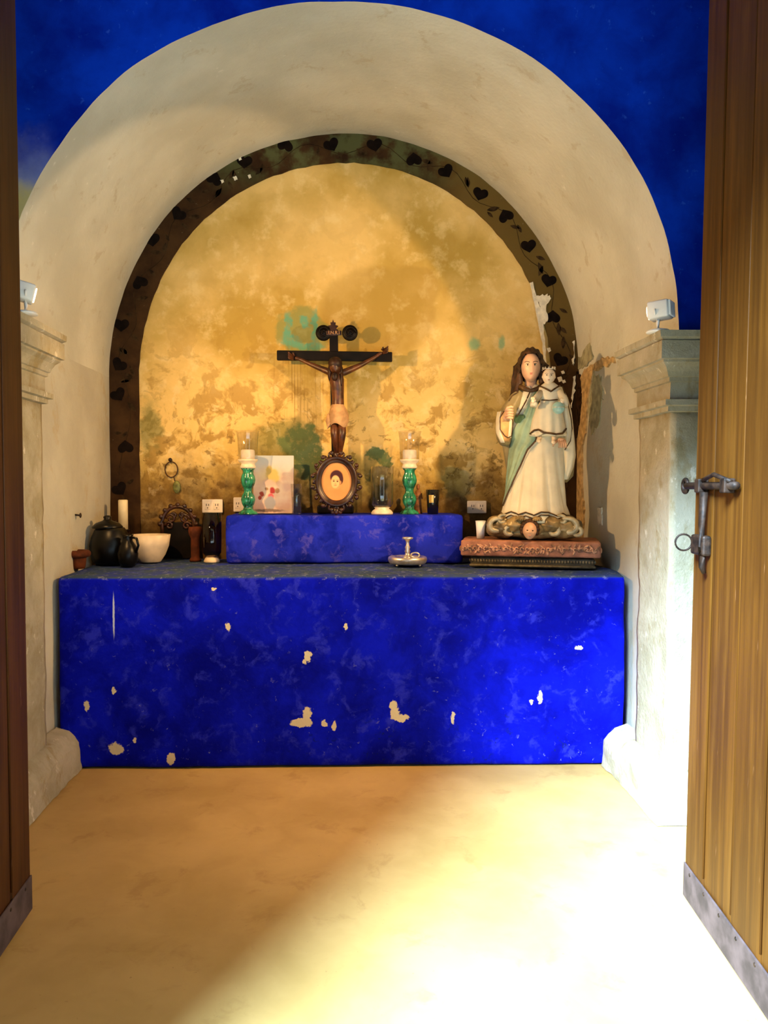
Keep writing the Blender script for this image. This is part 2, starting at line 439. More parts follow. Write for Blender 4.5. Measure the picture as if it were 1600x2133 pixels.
def BM(): return bmesh.new()
def box(bm, x0, x1, y0, y1, z0, z1, bev=0.0):
    r = bmesh.ops.create_cube(bm, size=1.0)
    vs_ = r['verts']
    for v in vs_:
        v.co = Vector(((x0+x1)/2 + v.co.x*(x1-x0), (y0+y1)/2 + v.co.y*(y1-y0), (z0+z1)/2 + v.co.z*(z1-z0)))
    if bev:
        es = list({e for v in vs_ for e in v.link_edges})
        bmesh.ops.bevel(bm, geom=es, offset=bev, segments=2, profile=0.5, affect='EDGES')
    return bm
def lathe(bm, prof, seg=32, c=(0, 0, 0), ribs=0, ribamp=0.0, sx=1, sy=1):
    rings = []
    for (r, z) in prof:
        ring = []
        for i in range(seg):
            a = 2*PI*i/seg
            rr = r*(1+ribamp*math.cos(ribs*a)) if ribs else r
            ring.append(bm.verts.new((c[0]+rr*math.cos(a)*sx, c[1]+rr*math.sin(a)*sy, c[2]+z)))
        rings.append(ring)
    for a, b in zip(rings, rings[1:]):
        for i in range(seg):
            bm.faces.new((a[i], a[(i+1) % seg], b[(i+1) % seg], b[i]))
    bm.faces.new(rings[0][::-1]); bm.faces.new(rings[-1])
    return bm
def tube(bm, pts, rad, seg=8, closed=False):
    pts = [Vector(p) for p in pts]; n = len(pts)
    if not isinstance(rad, (list, tuple)): rad = [rad]*n
    rings = []
    up = Vector((0.13, 0.31, 0.94)).normalized()
    for i, p in enumerate(pts):
        if closed: d = pts[(i+1) % n]-pts[i-1]
        else: d = pts[min(i+1, n-1)]-pts[max(i-1, 0)]
        d = d.normalized() if d.length > 1e-9 else Vector((0, 0, 1))
        u = up if abs(d.dot(up)) < 0.95 else Vector((1, 0, 0))
        a = d.cross(u).normalized(); b = d.cross(a).normalized()
        rings.append([bm.verts.new(p + (a*math.cos(2*PI*k/seg)+b*math.sin(2*PI*k/seg))*rad[i]) for k in range(seg)])
    m = n if closed else n-1
    for i in range(m):
        r0, r1 = rings[i], rings[(i+1) % n]
        for k in range(seg):
            bm.faces.new((r0[k], r0[(k+1) % seg], r1[(k+1) % seg], r1[k]))
    if not closed:
        bm.faces.new(rings[0][::-1]); bm.faces.new(rings[-1])
    return bm
def ell(bm, c, r, u=16, v=10, rot=None):
    res = bmesh.ops.create_uvsphere(bm, u_segments=u, v_segments=v, radius=1.0)
    for q in res['verts']:
        p = Vector((q.co.x*r[0], q.co.y*r[1], q.co.z*r[2]))
        if rot is not None: p = rot @ p
        q.co = p + Vector(c)
    return res['verts']
def prism(bm, pts, d):
    """extrude the closed polygon pts (3D) by vector d"""
    a = [bm.verts.new(p) for p in pts]; b = [bm.verts.new(Vector(p)+Vector(d)) for p in pts]
    n = len(pts)
    bm.faces.new(a[::-1]); bm.faces.new(b)
    for i in range(n): bm.faces.new((a[i], a[(i+1) % n], b[(i+1) % n], b[i]))
    return bm
def grid_sheet(bm, f, nu, nv):
    g = [[bm.verts.new(f(i/nu, j/nv)) for i in range(nu+1)] for j in range(nv+1)]
    for j in range(nv):
        for i in range(nu):
            bm.faces.new((g[j][i], g[j][i+1], g[j+1][i+1], g[j+1][i]))
    return g
def nz(p, s=1.0):
    return mnoise.noise(Vector(p)*s)
def rough_box(x0, x1, y0, y1, z0, z1, bev=0.02, step=0.05, amp=0.006, scale=3.0):
    """hand-plastered block: subdivided faces, rounded arrises, uneven surface"""
    bm = BM()
    nx, ny, nzc = [max(2, int((b-a)/step)) for a, b in ((x0, x1), (y0, y1), (z0, z1))]
    def axis(a, b, n):
        l = [a, a+bev*0.35, a+bev]+[a+bev+(b-a-2*bev)*i/n for i in range(1, n)]+[b-bev, b-bev*0.35, b]
        return l
    X, Y, Z = axis(x0, x1, nx), axis(y0, y1, ny), axis(z0, z1, nzc)
    cache = {}
    def vert(x, y, z):
        k = (round(x, 5), round(y, 5), round(z, 5))
        if k not in cache:
            p = Vector(k)
            q = Vector((min(max(p.x, x0+bev), x1-bev), min(max(p.y, y0+bev), y1-bev), min(max(p.z, z0+bev), z1-bev)))
            d = p-q
            if d.length > 1e-6: p = q + d.normalized()*bev
            n = d.normalized() if d.length > 1e-6 else Vector((0, 0, 0))
            p = p + n*(amp*nz(p, scale)*2 + amp*0.6*nz(p, scale*4))
            p.z = min(max(p.z, z0), z1)
            cache[k] = bm.verts.new(p)
        return cache[k]
    def quad(U, V, fn):
        for i in range(len(U)-1):
            for j in range(len(V)-1):
                bm.faces.new((vert(*fn(U[i], V[j])), vert(*fn(U[i+1], V[j])), vert(*fn(U[i+1], V[j+1])), vert(*fn(U[i], V[j+1]))))
    for z in (z0, z1): quad(X, Y, lambda a, b: (a, b, z))
    for y in (y0, y1): quad(X, Z, lambda a, b: (a, y, b))
    for x in (x0, x1): quad(Y, Z, lambda a, b: (x, a, b))
    return bm

# ------------------------------------------------------------------ the room shell
FC, FA, FBh = -0.021, 1.455, 1.435        # front arch: centre x, half width, rise
BC = (P(231, 900, Y_BACK).x + P(1205, 900, Y_BACK).x)/2
BA = (P(1205, 900, Y_BACK).x - P(231, 900, Y_BACK).x)/2
Z_SPR_F = P(1415, 690, Y_ARCH).z
FR = P(1415, 690, Y_ARCH).x; FL = P(6, 690, Y_ARCH).x
FC, FA = (FR+FL)/2, (FR-FL)/2
FBh = P(690, 0, Y_ARCH).z - Z_SPR_F
Z_SPR_B = P(1205, 790, Y_BACK).z
BBh = P(700, 278, Y_BACK).z - Z_SPR_B

def arch_pt(t, ang):
    """vault surface: t 0 front .. 1 back, ang 0 = right springing .. pi = left springing"""
    cx = FC+(BC-FC)*t; a = FA+(BA-FA)*t; b = FBh+(BBh-FBh)*t; zs = Z_SPR_F+(Z_SPR_B-Z_SPR_F)*t
    y = Y_ARCH+(Y_BACK-Y_ARCH)*t
    e = 1.0 + 0.0
    x = cx + a*math.cos(ang); z = zs + b*math.sin(ang)
    p = Vector((x, y, z))
    n = 0.010*nz(p, 2.2) + 0.004*nz(p, 9)
    if 0.0 < t: pass
    x += math.cos(ang)*n; z += math.sin(ang)*n
    return Vector((x, y, z))

bm = BM()
grid_sheet(bm, lambda u, v: arch_pt(v, u*PI), 120, 40)
o = obj('ceiling', bm, M['plaster']); struct(o, 'cream plaster barrel vault over the altar niche')

# jambs (side walls of the niche)
def jamb(side):
    bm = BM()
    ang = 0 if side > 0 else PI
    def f(u, v):
        top = arch_pt(u, ang)
        zz = top.z*(1-v)
        x = top.x + 0.008*nz((0, top.y*1.5, zz*1.5+side*9), 2.0)*min(1, v*4)
        return Vector((x, top.y, zz))
    grid_sheet(bm, f, 30, 40)
    return bm
o = obj('wall_right', jamb(1), M['jamb']); struct(o, 'limewashed right side wall of the niche with crumbling plaster'); wall_right = o
o = obj('wall_left', jamb(-1), M['jamb']); struct(o, 'limewashed left side wall of the niche')

# back wall
bm = BM()
grid_sheet(bm, lambda u, v: Vector((-1.7+3.4*u, Y_BACK + 0.006*nz((u*4, 0, v*5), 1.5), 4.0*v)), 60, 60)
wall_back = obj('wall_back', bm, M['yellow']); struct(wall_back, 'ochre back wall with green and brown patches of old paint')

# painted band that follows the vault line
BW = 0.178
def band_pt(ang_or_z, off):
    kind, v = ang_or_z
    if kind == 'a':
        a = BA-off; b = BBh-off
        return Vector((BC+a*math.cos(v), 0, Z_SPR_B+b*math.sin(v)))
    s, z = v
    return Vector((BC+s*(BA-off), 0, z))
path = [('z', (1, Z_ALT-0.02+(Z_SPR_B-Z_ALT+0.02)*i/12)) for i in range(12)] + [('a', PI*i/80) for i in range(81)] + \
       [('z', (-1, Z_SPR_B-(Z_SPR_B-Z_ALT+0.02)*i/12)) for i in range(1, 13)]
bm = BM()
NB = 6
rows = []
for q in path:
    r = []
    for j in range(NB+1):
        p = band_pt(q, BW*j/NB - (0.01 if j == 0 else 0))
        if j == NB: p += (band_pt(q, BW+0.01)-p)*0.7*nz((p.x, 1, p.z), 14)
        r.append(bm.verts.new((p.x, Y_BACK-0.012, p.z)))
    r.append(bm.verts.new((r[-1].co.x, Y_BACK+0.01, r[-1].co.z)))
    rows.append(r)
for a, b in zip(rows, rows[1:]):
    for j in range(NB+1): bm.faces.new((a[j], a[j+1], b[j+1], b[j]))
band = obj('painted_band', bm, M['band'], wall_back, smooth=False); band['label'] = 'dark brown painted band with hearts and leaves'
def flat_shape(bm, pts2, c, rot, s, y):
    vsx = []
    for (x, z) in pts2:
        xx = (x*math.cos(rot)-z*math.sin(rot))*s + c.x; zz = (x*math.sin(rot)+z*math.cos(rot))*s + c.z
        vsx.append(bm.verts.new((xx, y, zz)))
    bm.faces.new(vsx)
heart = []
for i in range(28):
    t = 2*PI*i/28
    heart.append((1.05*math.sin(t)*abs(math.sin(t))**1.1, (13*math.cos(t)-3.2*math.cos(2*t)-1.6*math.cos(3*t)-math.cos(4*t))/16.0))
leaf = [(0.36*math.sin(PI*i/9)*1.0, -1+2*i/9) for i in range(10)] + [(-0.36*math.sin(PI*i/9), 1-2*i/9) for i in range(1, 9)]
hb, lb = BM(), BM()
hearts = [(595, 305), (690, 303), (780, 303), (862, 335), (928, 358), (1000, 405), (1053, 452), (1100, 513), (1142, 585), (1150, 662), (1166, 750),
          (510, 338), (447, 375), (373, 447), (318, 500), (293, 590), (254, 677), (247, 822), (263, 932), (250, 1018), (250, 760)]
for i, (px, py) in enumerate(hearts):
    c = P(px, py, Y_BACK)
    flat_shape(hb, heart, c, random.uniform(-0.7, 0.7)+(PI if i % 3 == 0 else 0), 0.046, Y_BACK-0.0145)
    for k in range(6):
        a = random.uniform(0, 2*PI)
        q = c + Vector((math.cos(a), 0, math.sin(a)))*random.uniform(0.075, 0.115)
        # keep inside the band
        rr = math.hypot((q.x-BC)/(BA-BW/2), (q.z-Z_SPR_B)/(BBh-BW/2)) if q.z > Z_SPR_B else abs(q.x-BC)/(BA-BW/2)
        if abs(rr-1) > 0.036: continue
        flat_shape(lb, leaf, q, random.uniform(0, PI), random.uniform(0.026, 0.042), Y_BACK-0.0138)
obj('heart_motifs', hb, M['motif'], band, smooth=False)
vine = [band_pt(q, BW*(0.5+0.22*math.sin(i*0.75))) for i, q in enumerate(path)]
tube(lb, [Vector((p.x, Y_BACK-0.0125, p.z)) for p in vine], 0.0018, 5)
obj('leaf_motifs', lb, M['leafmotif'], band, smooth=False)

# damage where the plaster has come away
def ragged(poly, amp, n=5, seed=0):
    out = []
    for i, a in enumerate(poly):
        b = poly[(i+1) % len(poly)]
        for k in range(n):
            t = k/n
            p = Vector(a)*(1-t)+Vector(b)*t
            out.append(p + Vector((amp*nz((i*3.1+t*5, seed, 1.3), 1.7), 0, amp*nz((i*2.3+t*4, seed, 7.7), 1.9))))
    return out
def wall_patch(name, pxs, Y, d, mat, parent, amp=0.012, seed=0):
    pts = ragged([P(a, b, Y) for a, b in pxs], amp, 5, seed)
    return obj(name, prism(BM(), pts, (0, -d, 0)), mat, parent, smooth=False)
wall_patch('plaster_flake', [(1113, 617), (1140, 614), (1145, 622), (1137, 640), (1140, 668), (1130, 678), (1122, 655), (1126, 640)], Y_BACK-0.010, 0.012, M['flake'], wall_back, 0.012, 3)
wall_patch('plaster_flake', [(1104, 590), (1108, 588), (1128, 660), (1135, 720), (1139, 770), (1134, 770), (1129, 715), (1120, 665)], Y_BACK-0.010, 0.010, M['flake'], wall_back, 0.008, 5)
wall_patch('plaster_flake', [(1193, 712), (1196, 711), (1198, 742), (1194, 760), (1190, 758), (1195, 735)], Y_BACK-0.010, 0.008, M['flake'], wall_back, 0.014, 11)
wall_patch('plaster_flake', [(1193, 785), (1198, 782), (1197, 815), (1192, 848), (1188, 846), (1193, 815)], Y_BACK-0.010, 0.008, M['flake'], wall_back, 0.014, 13)
for (a, b, r, sd) in ((1143, 729, 5, 1), (1152, 768, 4, 2), (1172, 776, 4, 3), (1166, 790, 6, 4), (1174, 795, 4, 5), (463, 378, 4, 6), (490, 372, 5, 7), (500, 331, 4, 8), (520, 368, 4, 9)):
    wall_patch('plaster_flake', [(a-r, b-r*.6), (a+r*.5, b-r), (a+r, b+r*.4), (a-r*.2, b+r)], Y_BACK-0.012, 0.005, M['flake'], wall_back, 0.004, sd)

def jamb_patch(name, pxs, mat, lift, amp, seed):
    """irregular slab on the right jamb; pixels are read on the jamb's own surface"""
    pts = []
    for (px, py) in pxs:
        Y = 4.5
        for _ in range(12):
            t = (Y-Y_ARCH)/(Y_BACK-Y_ARCH); X = arch_pt(min(1, t), 0).x
            Y = Y * (X / P(px, py, Y).x) if P(px, py, Y).x else Y
            Y = min(Y, Y_BACK-0.004)
        p = P(px, py, Y); pts.append((Y, p.z))
    out = []
    for i, a in enumerate(pts):
        b = pts[(i+1) % len(pts)]
        for k in range(6):
            t = k/6
            y = a[0]*(1-t)+b[0]*t + amp*nz((i*3.3+t*5, seed, 0), 1.7); z = a[1]*(1-t)+b[1]*t + amp*nz((i*2.1+t*5, seed, 5), 1.7)
            y = min(y, Y_BACK-0.002)
            tt = (y-Y_ARCH)/(Y_BACK-Y_ARCH)
            out.append(Vector((arch_pt(min(1, tt), 0).x+0.012, y, z)))
    return obj(name, prism(BM(), out, (-0.012-lift, 0, 0)), mat, wall_right, smooth=False)
jamb_patch('adobe_edge', [(1206, 800), (1222, 770), (1250, 752), (1278, 742), (1284, 752), (1240, 775), (1226, 830), (1224, 890), (1216, 930), (1215, 1010), (1219, 1060), (1216, 1130), (1206, 1130)], M['adobe'], 0.012, 0.02, 2)
jamb_patch('open_crack', [(1202, 800), (1206, 772), (1213, 790), (1216, 830), (1213, 870), (1207, 910), (1202, 910)], M['crack'], 0.020, 0.02, 4)
jamb_patch('shadowed_mortar_patch', [(1206, 722), (1232, 716), (1238, 742), (1225, 762), (1206, 768)], M['olivepatch'], 0.010, 0.02, 6)
jamb_patch('shadowed_mortar_patch', [(1228, 800), (1240, 782), (1252, 786), (1256, 830), (1250, 880), (1234, 905), (1228, 880)], M['olivepatch'], 0.004, 0.04, 8)
jamb_patch('lime_flake', [(1248, 1060), (1256, 1058), (1257, 1092), (1249, 1092)], M['flake'], 0.010, 0.01, 9)

# blue arch wall (its opening is the front arch), with thickness
bm = BM()
outer, inner = [], []
XW, ZT = 2.0, 4.4
na = 96
inner = [arch_pt(0, PI*i/na) for i in range(na+1)]
for i in range(na+1):
    a = PI*i/na
    c_, s_ = math.cos(a), math.sin(a)
    k = min(XW/abs(c_) if abs(c_) > 1e-6 else 1e9, (ZT-Z_SPR_F)/s_ if s_ > 1e-6 else 1e9)
    outer.append(Vector((c_*k, Y_ARCH, Z_SPR_F+s_*k)))
inner = [Vector((inner[0].x, Y_ARCH, 0))]+inner+[Vector((inner[-1].x, Y_ARCH, 0))]
outer = [Vector((XW, Y_ARCH, 0))]+outer+[Vector((-XW, Y_ARCH, 0))]
NR = 8
g = [[bm.verts.new(a.lerp(b, (j/NR)**1.5)) for j in range(NR+1)] for a, b in zip(inner, outer)]
for a, b in zip(g, g[1:]):
    for j in range(NR): bm.faces.new((a[j], a[j+1], b[j+1], b[j]))
o = obj('wall_middle', bm, M['bluewall'], smooth=False); struct(o, 'blue limewashed wall around the arch')

# floor, outside ground, entrance wall, nave walls, nave ceiling
bm = BM(); grid_sheet(bm, lambda u, v: Vector((-2.3+4.6*u, 0.60+4.45*v, 0.004*nz((u*5, v*5, 0), 1.0)-0.004)), 40, 40)
o = obj('floor', bm, M['floor']); struct(o, 'ochre polished cement floor')
bm = BM(); box(bm, -9, 9, -9, 0.60, -0.25, -0.012)
o = obj('floor_courtyard', bm, M['ground'], smooth=False); struct(o, 'pale paving outside the doorway')
Y_D0, Y_D1 = 0.72, 1.50       # entrance wall thickness
DXL, DXR, DZ = -1.08, 1.12, 3.2
bm = BM()
box(bm, -4.5, DXL, Y_D0, Y_D1, -0.05, 5.0); box(bm, DXR, 4.5, Y_D0, Y_D1, -0.05, 5.0); box(bm, DXL, DXR, Y_D0, Y_D1, DZ, 5.0)
o = obj('wall_entrance', bm, M['outer'], smooth=False); struct(o, 'thick plastered entrance wall with the doorway')
bm = BM(); box(bm, 2.0, 2.3, Y_D1, Y_ARCH+0.3, -0.05, 4.7)
o = obj('wall_nave_right', bm, M['bluewall'], smooth=False); struct(o, 'side wall of the antechamber, right')
bm = BM(); box(bm, -2.3, -2.0, Y_D1, Y_ARCH+0.3, -0.05, 4.7)
o = obj('wall_nave_left', bm, M['bluewall'], smooth=False); struct(o, 'side wall of the antechamber, left')
bm = BM(); box(bm, -2.3, 2.3, Y_D1, Y_ARCH+0.3, 4.4, 4.7)
o = obj('ceiling_nave', bm, M['bluewall'], smooth=False); struct(o, 'plain ceiling of the antechamber')
# roof mass and outer back of the niche keep daylight out
bm = BM()
box(bm, -2.3, 2.3, Y_BACK+0.06, Y_BACK+0.4, -0.05, 4.7); box(bm, -2.3, -1.85, Y_ARCH+0.3, Y_BACK+0.06, -0.05, 4.7)
box(bm, 1.85, 2.3, Y_ARCH+0.3, Y_BACK+0.06, -0.05, 4.7); box(bm, -2.3, 2.3, Y_ARCH+0.3, Y_BACK+0.06, 4.2, 4.7)
o = obj('wall_outer', bm, M['outer'], smooth=False); struct(o, 'outer masonry of the niche')

# ------------------------------------------------------------------ stone pilasters
def pilaster(name, side, xf, dz):
    """xf = inner face x of the shaft; side +1 right, -1 left"""
    root = bpy.data.objects.new(name, None); C.objects.link(root)
    root.location = (side*xf, 3.40, 0); root['kind'] = 'structure'
    root['label'] = 'worn limestone pilaster with moulded capital, ' + ('right' if side > 0 else 'left') + ' of the arch'
    D0, D1 = 3.21-3.40, 3.56-3.40
    def ringstack(prof, nseg=14, amp=0.004, xin=0.18, y1=D1):
        """prof: (projection, z); footprint is a rectangle grown by projection on the inner, front and rear side"""
        bm = BM(); rings = []
        for (p, z) in prof:
            pts = []
            xi, ya, yb = -p, D0-p, y1+p
            def seg(a, b, n):
                return [(a[0]+(b[0]-a[0])*i/n, a[1]+(b[1]-a[1])*i/n) for i in range(n)]
            pts += seg((xin, yb), (xi, yb), 5)+seg((xi, yb), (xi, ya), nseg)+seg((xi, ya), (xin, ya), 6)+[(xin, ya)]
            ring = []
            for (x, y) in pts:
                q = Vector((x*5, y*5+side*7, z*5))
                ring.append(bm.verts.new((side*(x+amp*nz(q, 1.0)+amp*.7*nz(q, 3)), y+amp*nz(q+Vector((9, 0, 0)), 1.2), z)))
            rings.append(ring)
        n = len(rings[0])
        for a, b in zip(rings, rings[1:]):
            for i in range(n): bm.faces.new((a[i], a[(i+1) % n], b[(i+1) % n], b[i]))
        bm.faces.new(rings[0]); bm.faces.new(rings[-1])
        return bm
    obj('shaft', ringstack([(0, 0.15+(1.72+dz-0.15)*i/30) for i in range(31)], 14, 0.007), M['stone'], root, smooth=True)
    T = dz
    cap = [(0.004, 1.715+T), (0.022, 1.718+T), (0.022, 1.738+T), (0.040, 1.742+T), (0.040, 1.765+T), (0.012, 1.768+T), (0.012, 1.838+T),
           (0.022, 1.842+T), (0.022, 1.858+T), (0.030, 1.862+T), (0.036, 1.880+T), (0.048, 1.900+T), (0.066, 1.915+T), (0.066, 1.924+T),
           (0.080, 1.927+T), (0.080, 2.000+T), (0.070, 2.003+T), (0.088, 2.014+T), (0.090, 2.040+T), (0.05, 2.0405+T)]
    obj('capital', ringstack(cap, 14, 0.003), M['stone'], root, smooth=False)
    # rough spreading plinth that runs back to the altar
    bm = BM()
    def pl(u, v):
        y = 3.10-3.40 + (3.795-3.10)*u
        prof = [(0.078, 0.0), (0.072, 0.05), (0.070, 0.10), (0.066, 0.135), (0.045, 0.165), (0.015, 0.195), (-0.05, 0.215)]
        k = v*(len(prof)-1); i = min(int(k), len(prof)-2); t = k-i
        p = prof[i][0]*(1-t)+prof[i+1][0]*t; z = prof[i][1]*(1-t)+prof[i+1][1]*t
        q = Vector((y*4, z*6, side*3))
        return Vector((side*(-p+0.012*nz(q, 1.5)+0.006*nz(q, 5)), y, z+0.010*nz(q, 2.1)*(1 if v > 0 else 0)))
    g = grid_sheet(bm, pl, 36, 24)
    # front cheek of the plinth
    base = [r[0] for r in g]
    ext = [bm.verts.new((side*0.2, v.co.y+0.0, v.co.z)) for v in base]
    for a, b, c, d in zip(base, base[1:], ext[1:], ext): bm.faces.new((a, b, c, d))
    obj('plinth', bm, M['stone'], root)
    return root
pil_r = pilaster('trim_1', 1, 1.365, 0.0)
pil_l = pilaster('trim_2', -1, 1.395, 0.065)

# ------------------------------------------------------------------ altar
XAL, XAR = P(120, 1350, Y_ALT).x, P(1304, 1350, Y_ALT).x
def fit_jamb(bm, d=0.014):
    """widen the block behind its front face until it meets the side walls"""
    for v in bm.verts:
        t = max(0, min(1, (v.co.y-Y_ARCH)/(Y_BACK-Y_ARCH)))
        k = max(0, min(1, (v.co.y-Y_ALT-0.03)/0.15))
        xr = XAR+(arch_pt(t, 0).x-d-XAR)*k; xl = XAL+(arch_pt(t, PI).x+d-XAL)*k
        v.co.x = xl+(xr-xl)*(v.co.x-XAL)/(XAR-XAL)
bm = rough_box(XAL-0.0, XAR+0.0, Y_ALT, Y_BACK-0.022, 0.0, Z_ALT, 0.025, 0.035, 0.005, 2.5)
fit_jamb(bm)
tag(obj('altar', bm, M['altar']), 'long deep blue painted masonry altar block with chipped paint', 'altar')
xs0, xs1 = P(470, 1120, Y_STEP).x, P(964, 1120, Y_STEP).x
bm = rough_box(xs0, xs1, Y_STEP, Y_BACK-0.015, Z_ALT+0.002, Z_STEP, 0.02, 0.03, 0.004, 3)
tag(obj('altar_step', bm, M['step']), 'raised blue masonry shelf at the back of the altar top', 'shelf')

# ------------------------------------------------------------------ doors
def door(name, side, hinge, free, height, lean, wood):
    """leaf of vertical boards from hinge (x, y) to free edge (x, y)"""
    h = Vector((hinge[0], hinge[1], 0)); f = Vector((free[0], free[1], 0))
    nrm = (f-h).normalized().cross(Vector((0, 0, 1)))*side*(0.022)
    h += nrm; f += nrm
    L = (f-h).length; a = math.atan2((f-h).y, (f-h).x)
    root = bpy.data.objects.new(name, None); C.objects.link(root)
    root.location = h + Vector((0, 0, 0.012)); root.rotation_euler = (lean, 0, a)
    root['kind'] = 'structure'
    # local: x from hinge to free edge, y thickness, z up. visible face: toward chapel axis
    fs = 1 if side > 0 else -1     # face at +y local for right leaf (local y axis points to -x world)
    th = 0.045
    widths = [0.155, 0.21, 0.19, 0.22, 0.20, 0.22]
    x = L; i = 0
    sh = {}
    while x > 0.02:
        wd = min(widths[i % 6], x)
        bm = BM(); box(bm, x-wd+0.0015, x-0.0015, -th/2+(0.003 if i % 2 else 0), th/2-(0.003 if i % 2 else 0), 0.0, height, 0.005)
        obj('plank', bm, wood, root, smooth=False)
        # slim bead along the joint
        bm = BM(); tube(bm, [(x-wd, fs*(th/2-0.002), 0.14), (x-wd, fs*(th/2-0.003), height)], 0.0036, 6)
        obj('bead', bm, wood, root)
        x -= wd; i += 1
    bm = BM(); box(bm, 0.0, L+0.001, fs*(th/2-0.002) if fs > 0 else -th/2-0.005, fs*(th/2)+0.005 if fs > 0 else -th/2+0.002, 0.002, 0.118, 0.004)
    obj('kick_board', bm, M['kick'], root, smooth=False)
    nb = BM()
    for k in range(9):
        ell(nb, (L-0.06-k*0.12, fs*(th/2+0.005), 0.10), (0.006, 0.003, 0.006), 8, 6)
    obj('nail_heads', nb, M['iron'], root)
    return root, L, fs, th
pr = PF(1425, 1872, 0.0); pr2 = PF(1600, 2133, 0.0)
d_ = (pr2-pr).normalized(); hr = pr + d_*1.06
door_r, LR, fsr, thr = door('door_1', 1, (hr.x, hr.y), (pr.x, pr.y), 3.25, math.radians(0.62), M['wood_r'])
door_r['label'] = 'right wooden door leaf of honey brown boards, opened inward'
pl_ = PF(65, 1902, 0.0); pl2 = PF(0, 2000, 0.0)
d_ = (pl2-pl_).normalized(); hl = pl_ + d_*1.02
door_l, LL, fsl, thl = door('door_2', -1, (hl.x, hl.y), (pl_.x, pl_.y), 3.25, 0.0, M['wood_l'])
door_l['label'] = 'left wooden door leaf in shade, opened inward'

def inv(root, p):
    mw = Matrix.Translation(root.location) @ root.rotation_euler.to_matrix().to_4x4()
    return mw.inverted() @ Vector(p)
def on_door(root, px, py, lift, yface):
    """pixel to local point on the leaf's face plane (local y = yface + lift)"""
    d = Rm @ Vector(((px-PPX)/F, -(py-PPY)/F, -1.0))
    mw = Matrix.Translation(root.location) @ root.rotation_euler.to_matrix().to_4x4(); mi = mw.inverted()
    o0 = mi @ EYE; dd = mi.to_3x3() @ d
    t = (yface+lift-o0.y)/dd.y
    return o0+dd*t
def latch(root, fs, th, L):
    yf = fs*th/2
    zb = on_door(root, 1490, 1012, 0, yf).z
    bolt = BM()
    y0 = fs*(th/2+0.016)
    tube(bolt, [(L-0.36, y0, zb), (L+0.03, y0, zb)], 0.012, 10)
    b = obj('bolt', bolt, M['iron'], root)
    bm = BM(); tube(bm, [(L+0.046+0.022*math.cos(2*PI*k/16), y0, zb+0.022*math.sin(2*PI*k/16)) for k in range(16)], 0.007, 8, True)
    obj('bolt_eye', bm, M['iron'], b)
    for xx in (L-0.30, L-0.10):
        bm = BM(); box(bm, xx-0.018, xx+0.018, min(yf, yf+fs*0.034), max(yf, yf+fs*0.034), zb-0.022, zb+0.022, 0.004)
        obj('bolt_keeper', bm, M['iron'], b, smooth=False)
    bm = BM(); tube(bm, [(L-0.33, yf+fs*0.02, zb+0.012), (L-0.24, yf+fs*0.034, zb+0.034), (L-0.12, yf+fs*0.02, zb+0.018)], 0.007, 6)
    obj('bolt_spring', bm, M['iron'], b)
    # hanging hasp
    xh = L-0.135
    zt = zb-0.02; z1 = on_door(root, 1468, 1192, 0, yf).z
    bm = BM(); tube(bm, [(xh, yf+fs*0.022, zt), (xh, yf+fs*0.026, zt-0.10), (xh-0.002, yf+fs*0.024, zt-0.20), (xh, yf+fs*0.022, z1+0.085), (xh, yf+fs*0.022, z1+0.02), (xh, yf+fs*0.014, z1)],
                  [0.013, 0.010, 0.010, 0.014, 0.010, 0.007], 8)
    hasp = obj('hasp', bm, M['iron'], root)
    zl = on_door(root, 1450, 1130, 0, yf).z
    bm = BM(); box(bm, xh-0.02, xh+0.085, min(yf, yf+fs*0.03), max(yf, yf+fs*0.03), zl-0.035, zl+0.03, 0.008)
    obj('lock_plate', bm, M['iron'], root, smooth=False)
    bm = BM(); tube(bm, [(L-0.02, yf+fs*(0.040+0.027*math.cos(2*PI*k/20)), zl+0.027*math.sin(2*PI*k/20)) for k in range(20)], 0.0032, 8, True)
    obj('pull_ring', bm, M['iron'], root)
latch(door_r, fsr, thr, LR)
bm = BM(); zr = on_door(door_l, 50, 1000, 0, fsl*thl/2).z
tube(bm, [(LL+0.006+0.022*math.cos(2*PI*k/16), fsl*0.0, zr+0.022*math.sin(2*PI*k/16)) for k in range(16)], 0.006, 8, True)
obj('pull_ring', bm, M['iron'], door_l)
bm = BM(); tube(bm, [(LL-0.05, 0, zr), (LL-0.01, 0, zr)], 0.008, 8); obj('ring_staple', bm, M['iron'], door_l)

